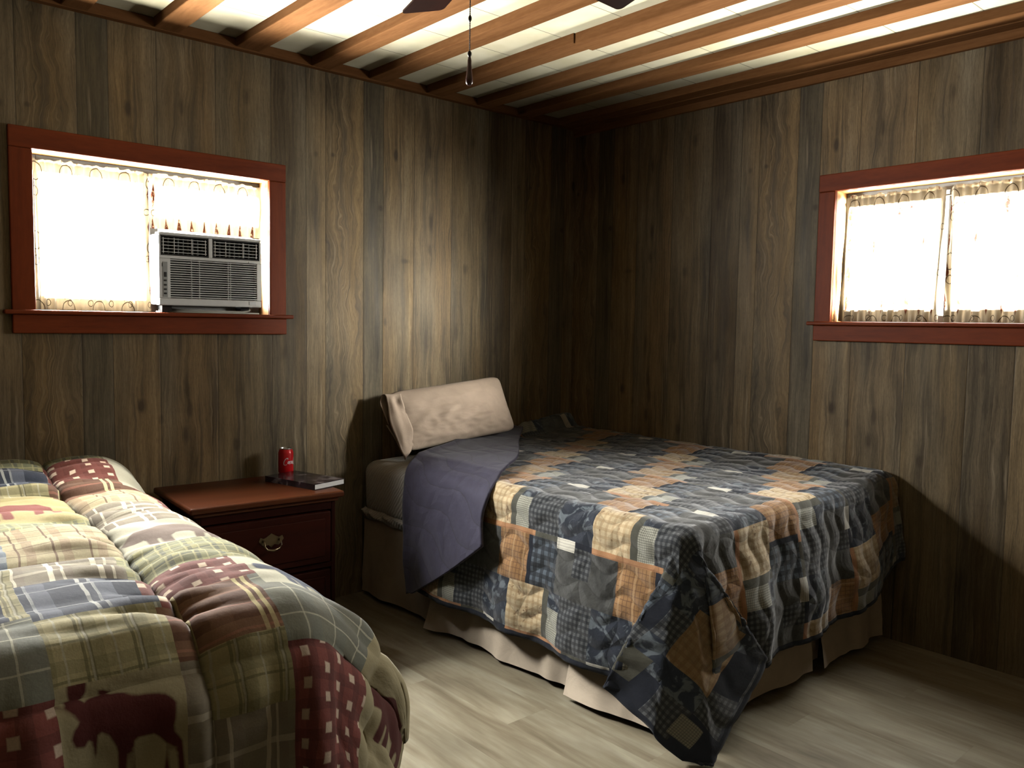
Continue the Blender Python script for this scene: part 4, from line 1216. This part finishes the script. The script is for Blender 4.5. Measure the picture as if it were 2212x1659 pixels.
# ------------------------------------------------------------------ nightstand
M_CHERRY = wood_mat('dark_cherry_shaded_front', (.022, .004, .002), (.011, .002, .001), 'X', 20, .5, .06, knots=False, bump=.05)  # cherry darkened further: the shade on the front is in the colour
M_CHERRYV = wood_mat('dark_cherry_shaded_upright', (.018, .003, .0015), (.009, .0015, .001), 'Z', 20, .5, .06, knots=False, bump=.05)  # uprights carry the same painted-in shade
M_TOPW = wood_mat('cherry_lit_top', (.070, .018, .005), (.034, .008, .002), 'X', 16, .32, .20, knots=False, bump=.05)  # same cherry coloured lighter, as the lit top
M_BRASS = plain('antique_brass', (.16, .125, .075), .30, .5, .9)
def build_nightstand():
    rz = math.radians(-3.2)
    r = empty('nightstand', (-2.185, -.315, 0), rz)
    tag(r, 'dark cherry two drawer nightstand between the two beds', 'nightstand')
    W, D, H = .56, .43, .66
    hw, hd = W / 2, D / 2
    bm = bmesh.new()   # moulded top: overhang with a stepped, rounded edge
    add_box(bm, (-.308, -.245, H - .026), (.308, .245, H), .009, 4)
    add_box(bm, (-.290, -.228, H - .042), (.290, .235, H - .026), .006, 3)
    bm_obj('top', bm, M_TOPW, r)
    for sx, nm in ((-1, 'side_panel'), (1, 'side_panel')):
        box_obj(nm, (sx * hw - (.018 if sx > 0 else 0), -hd, .05), (sx * hw + (0 if sx > 0 else .018), hd, H - .042), M_CHERRYV, r, .003)
    box_obj('back_panel', (-hw + .018, hd - .010, .05), (hw - .018, hd, H - .042), M_CHERRYV, r, .001)
    bm = bmesh.new()   # face frame
    add_box(bm, (-hw + .018, -hd, H - .075), (hw - .018, -hd + .02, H - .042), .002)
    add_box(bm, (-hw + .018, -hd, .345), (hw - .018, -hd + .02, .366), .002)
    add_box(bm, (-hw + .018, -hd, .05), (hw - .018, -hd + .02, .098), .002)
    bm_obj('face_frame', bm, M_CHERRY, r)
    bm = bmesh.new()
    add_box(bm, (-hw - .012, -hd - .012, 0), (hw + .012, hd, .05), .008, 3)
    bm_obj('plinth', bm, M_CHERRY, r)
    for z0, z1 in ((.104, .340), (.371, .580)):
        bm = bmesh.new()
        add_box(bm, (-hw + .026, -hd - .014, z0), (hw - .026, -hd + .30, z1), .005, 3)
        add_box(bm, (-hw + .052, -hd - .019, z0 + .026), (hw - .052, -hd - .013, z1 - .026), .004, 3)
        d = bm_obj('drawer', bm, M_CHERRY, r)
        zc = (z0 + z1) / 2 + .018
        bm = bmesh.new()   # batwing back plate
        prof = [(-.050, .006), (-.044, .020), (-.030, .014), (-.018, .020), (0, .032), (.018, .020), (.030, .014), (.044, .020), (.050, .006), (.040, -.008), (.028, -.016), (.012, -.012), (0, -.024), (-.012, -.012), (-.028, -.016), (-.040, -.008)]
        yb = -hd - .019
        fr_ = [bm.verts.new((x, yb - .002, zc + z)) for x, z in prof]; bk = [bm.verts.new((x, yb, zc + z)) for x, z in prof]
        bm.faces.new(fr_); bm.faces.new(bk[::-1])
        for i in range(len(prof)):
            j = (i + 1) % len(prof); bm.faces.new((fr_[i], bk[i], bk[j], fr_[j]))
        for sx in (-.032, .032):
            add_tube(bm, [(sx, yb, zc + .004), (sx, yb - .018, zc + .004)], .005, 10)
        pts = [(-.032, yb - .016, zc + .004), (-.034, yb - .020, zc - .012), (-.024, yb - .023, zc - .026), (0, yb - .025, zc - .031), (.024, yb - .023, zc - .026), (.034, yb - .020, zc - .012), (.032, yb - .016, zc + .004)]
        add_tube(bm, pts, [.003, .0035, .004, .005, .004, .0035, .003], 10)
        bm_obj('bail_handle', bm, M_BRASS, d)
build_nightstand()

# --- red soda can with its white script
def build_can():
    r = empty('soda_can', (-1.925, -.115, .6605))
    tag(r, 'red soda can with white script standing at the back of the nightstand', 'soda can')
    R = .0331
    M_CAN = plain('red_lacquer', (.50, .008, .012), .28, .5, .1, .04)
    M_ALC = plain('bare_aluminium', (.80, .80, .80), .25, .5, .9, .03)
    bm = bmesh.new()
    add_lathe(bm, [(0, .006), (.020, .004), (.024, 0), (.026, 0), (R - .004, .008), (R - .0008, .013), (R, .017), (R, .101), (R - .001, .105), (.0285, .114), (.0270, .117)], 48)
    bm_obj('can_body', bm, M_CAN, r, True)
    bm = bmesh.new()
    add_lathe(bm, [(.0270, .117), (.0275, .1185), (.0278, .1205), (.0272, .1222), (.0262, .1222), (.0258, .1205), (.0255, .117), (.0245, .1155), (0, .116)], 48)
    bm_obj('can_lid', bm, M_ALC, r, True)
    bm = bmesh.new()
    add_tube(bm, [(.0115 * math.cos(t) * .7 + .006, .0085 * math.sin(t), .1172) for t in np.linspace(0, 2 * PI, 24)], .0012, 6, False)
    add_box(bm, (-.008, -.005, .1163), (.004, .005, .1176), .0005, 1)
    bm_obj('pull_tab', bm, M_ALC, r)
    # white script wrapped round the side, letters drawn as pen strokes (x along the can, z up), in millimetres
    def arc(cx, cz, rx, rz, a0, a1, n=16, tilt=.35):
        out = []
        for t in np.linspace(math.radians(a0), math.radians(a1), n):
            z = rz * math.sin(t); out.append((cx + rx * math.cos(t) + tilt * z, cz + z))
        return out
    strokes = []
    strokes.append([(15.5, 11.5), (16.5, 15.5), (14, 18)] + arc(9, 2, 9.5, 15.5, 70, 300, 22) + [(24, -11), (40, -9), (52, -11)])      # big C and its sweep
    strokes.append(arc(19.5, -2.2, 3.0, 5.4, 90, 450, 18))                                  # o
    strokes.append(arc(28.0, -2.2, 3.2, 5.4, 50, 310, 14))                                  # c
    strokes.append(arc(35.5, -2.4, 3.1, 5.2, 60, 420, 16)); strokes.append([(40.2, 2.4), (37.6, -6.2), (40.5, -7.2), (43, -5)])    # a
    strokes.append([(44, -2), (48, -1.4)])                                                   # hyphen
    strokes.append([(62, 11.5), (63, 15.5), (60.5, 18)] + arc(56, 2, 9.0, 15, 70, 310, 22))  # second C
    strokes.append(arc(66.5, -2.2, 3.0, 5.4, 90, 450, 18))                                   # o
    strokes.append([(72, -6), (75, 6), (78.5, 17), (76, 18), (73.5, 6), (73, -5.5), (75.5, -7), (78, -5)])   # l
    strokes.append(arc(81.5, -2.4, 3.1, 5.2, 60, 420, 16)); strokes.append([(86.2, 2.4), (83.6, -6.2), (86.5, -7.2), (89, -5)])   # a
    M_SCR = plain('white_script_print', (.85, .82, .80), .35, .4, 0, .02)
    bm = bmesh.new()
    # script starts just left of the middle as seen from the room and runs off to the right
    th0 = math.radians(232)
    zmid = .062
    for st in strokes:
        P2 = np.array(st, float) / 1000
        tng = np.gradient(P2, axis=0)
        nrm = np.stack([-tng[:, 1], tng[:, 0]], -1); nrm /= np.maximum(np.linalg.norm(nrm, axis=1, keepdims=True), 1e-9)
        wdt = .0010 + .0007 * np.abs(tng[:, 1]) / np.maximum(np.linalg.norm(tng, axis=1), 1e-9)
        L = []; Rr = []
        for (p, n_, w) in zip(P2, nrm, wdt):
            for sgn, arr in ((1, L), (-1, Rr)):
                q = p + n_ * w * sgn
                th = th0 + q[0] / R
                arr.append((bm.verts.new(((R + .00025) * math.cos(th), (R + .00025) * math.sin(th), zmid + q[1])), bm.verts.new(((R - .0004) * math.cos(th), (R - .0004) * math.sin(th), zmid + q[1]))))
        for i in range(len(L) - 1):
            bm.faces.new((L[i][0], L[i + 1][0], Rr[i + 1][0], Rr[i][0]))
            bm.faces.new((L[i][1], L[i + 1][1], L[i + 1][0], L[i][0])); bm.faces.new((Rr[i][0], Rr[i + 1][0], Rr[i + 1][1], Rr[i][1]))
    bm_obj('script_lettering', bm, M_SCR, r)
build_can()

# --- hardback book
def build_book():
    r = empty('hardback_book', (-1.955, -.335, .6605), math.radians(0))
    tag(r, 'dark glossy hardback book lying flat on the nightstand', 'book')
    k = NT('dark_glossy_dust_jacket')
    n = k.noise(k.coord(), 14, 3, .5, .6)
    c = k.ramp(n, [(.38, (.004, .003, .004)), (.56, (.022, .013, .017)), (.72, (.20, .17, .16))])
    m_j = k.out(c, .16, .6)
    k = NT('book_page_edges')
    x, y, z = k.sep(k.coord())
    st = k.noise(k.comb(0.0, 0.0, k.math('MULTIPLY', z, 2500.0)), 1.0, 2)
    m_p = k.out(k.mix(st, (.86, .84, .78), (.97, .96, .93)), .7, .2)
    # corners read off the table top: spine front-left to front-right, pages to the right
    A = Vector((-2.062, -.205)); B = Vector((-1.985, -.500)); Cc = Vector((-1.845, -.405))
    e1 = (B - A); e2 = (Cc - B)
    e1n = e1.normalized(); e2n = Vector((-e1n.y, e1n.x))
    L1, L2 = e1.length, .165
    def blk(name, a0, a1, b0, b1, z0, z1, mat):
        bm = bmesh.new()
        vs = []
        for zz in (z0, z1):
            for (p, q) in ((a0, b0), (a1, b0), (a1, b1), (a0, b1)):
                w = A + e1n * p + e2n * q
                vs.append(bm.verts.new((w.x + 1.955, w.y + .335, zz)))
        for f in ((3, 2, 1, 0), (4, 5, 6, 7), (0, 1, 5, 4), (1, 2, 6, 5), (2, 3, 7, 6), (3, 0, 4, 7)):
            bm.faces.new([vs[i] for i in f])
        return bm_obj(name, bm, mat, r)
    T = .024
    blk('cover', 0, L1, 0, L2, 0, .0022, m_j)
    blk('cover', 0, L1, 0, L2, T - .0022, T, m_j)
    blk('spine', 0, L1, -.003, 0, 0, T, m_j)
    blk('page_block', .0015, L1 - .0015, .001, L2 - .0025, .0022, T - .0022, m_p)
build_book()

# ------------------------------------------------------------------ ceiling fan (only two blade tips and the pull chain come into view)
M_BLADE = wood_mat('dark_walnut_blade', (.018, .005, .003), (.009, .0025, .0015), 'X', 16, .5, .08, knots=False, bump=.03)
M_BRONZE = plain('oil_rubbed_bronze', (.045, .030, .022), .38, .5, .7)
M_KNOB = plain('dark_red_wood_pull', (.035, .007, .005), .3, .4)
def build_fan():
    cx, cy, zb = FAN
    r = empty('ceiling_fan', (cx, cy, ZC))
    tag(r, 'dark ceiling fan with a hanging pull chain', 'ceiling fan')
    z0 = -ZC
    bm = bmesh.new()
    add_lathe(bm, [(0, BEAM_Z + z0 + .035), (.075, BEAM_Z + z0 + .035), (.075, BEAM_Z + z0 - .01), (.045, BEAM_Z + z0 - .04), (.015, BEAM_Z + z0 - .05), (.015, zb + .10 + z0), (.09, zb + .09 + z0), (.115, zb + .05 + z0), (.115, zb - .02 + z0), (.08, zb - .05 + z0), (.06, zb - .06 + z0), (.055, zb - .11 + z0), (.03, zb - .13 + z0), (0, zb - .13 + z0)], 40)
    bm_obj('motor_housing', bm, M_BRONZE, r, True)
    for i in range(5):
        ang = FAN_ANG + i * 2 * PI / 5
        bl = empty('blade', (0, 0, zb + z0), ang, r)
        bm = bmesh.new()
        nx, hw0, hw1 = 14, .056, .070
        L0, L1 = .17, FAN_R
        prof = []
        for t in np.linspace(0, 1, nx):
            prof.append((L0 + (L1 - .018 - L0) * t, hw0 + (hw1 - hw0) * t))
        for a in np.linspace(0, PI / 2, 6)[1:]:
            prof.append((L1 - .018 + .018 * math.sin(a), hw1 - .018 + .018 * math.cos(a)))
        out = prof + [(x, -y) for x, y in prof[::-1]]
        tilt = math.radians(14)
        tp = [bm.verts.new((x, y * math.cos(tilt), -y * math.sin(tilt) + .003)) for x, y in out]; bt = [bm.verts.new((x, y * math.cos(tilt), -y * math.sin(tilt) - .003)) for x, y in out]
        bm.faces.new(tp); bm.faces.new(bt[::-1])
        for q in range(len(out)):
            w = (q + 1) % len(out); bm.faces.new((bt[q], bt[w], tp[w], tp[q]))
        bm_obj('blade_board', bm, M_BLADE, bl)
        bm = bmesh.new()
        add_box(bm, (.09, -.018, -.012), (.26, .018, -.004), .003)
        bm_obj('blade_bracket', bm, M_BRONZE, bl)
    # pull chain: bead links, joint, bell and turned wooden pull
    hx, hy, hz = CHAIN
    lx, ly = hx - cx, hy - cy
    top = zb - .105
    bm = bmesh.new()
    add_tube(bm, [(lx * .45, ly * .45, top + z0), (lx * .8, ly * .8, top + z0 - .004), (lx, ly, top + z0 - .02)], .004, 8)
    zz = top - .02
    while zz > hz + .082:
        bmesh.ops.create_icosphere(bm, subdivisions=1, radius=.0021, matrix=Matrix.Translation((lx, ly, zz + z0)))
        zz -= .0042
    add_tube(bm, [(lx, ly, top - .02 + z0), (lx, ly, hz + .07 + z0)], .0008, 6)
    jz = hz + .165
    bmesh.ops.create_icosphere(bm, subdivisions=2, radius=.0045, matrix=Matrix.Translation((lx, ly, jz + z0)) @ Matrix.Diagonal((1, 1, 1.8, 1)))
    bmesh.ops.create_icosphere(bm, subdivisions=2, radius=.0055, matrix=Matrix.Translation((lx, ly, hz + .078 + z0)) @ Matrix.Diagonal((1, 1, 1.5, 1)))
    ch = bm_obj('pull_chain', bm, plain('blackened_bead_chain', (.010, .007, .005), .5, .2), r, True)
    bm = bmesh.new()
    add_lathe(bm, [(0, .070), (.0035, .070), (.005, .062), (.0052, .050), (.0075, .030), (.0092, .016), (.0088, .006), (.005, .0005), (0, 0)], 24, center=(lx, ly, hz + z0))
    bm_obj('pull_knob', bm, M_KNOB, ch, True)
FAN = (-2.222, -1.875, 2.32); FAN_ANG = math.radians(73.0); FAN_R = .565
CHAIN = (-2.263, -1.838, 1.95)
build_fan()


SC.view_settings.view_transform = 'Standard'
SC.view_settings.look = 'None'
SC.view_settings.gamma = 1.0
SC.view_settings.exposure = 0.0
SC.view_settings.use_curve_mapping = False
SC.cycles.use_denoising = True
SC.cycles.max_bounces = 12
SC.cycles.diffuse_bounces = 1
SC.cycles.sample_clamp_indirect = .30
SC.cycles.transparent_max_bounces = 12
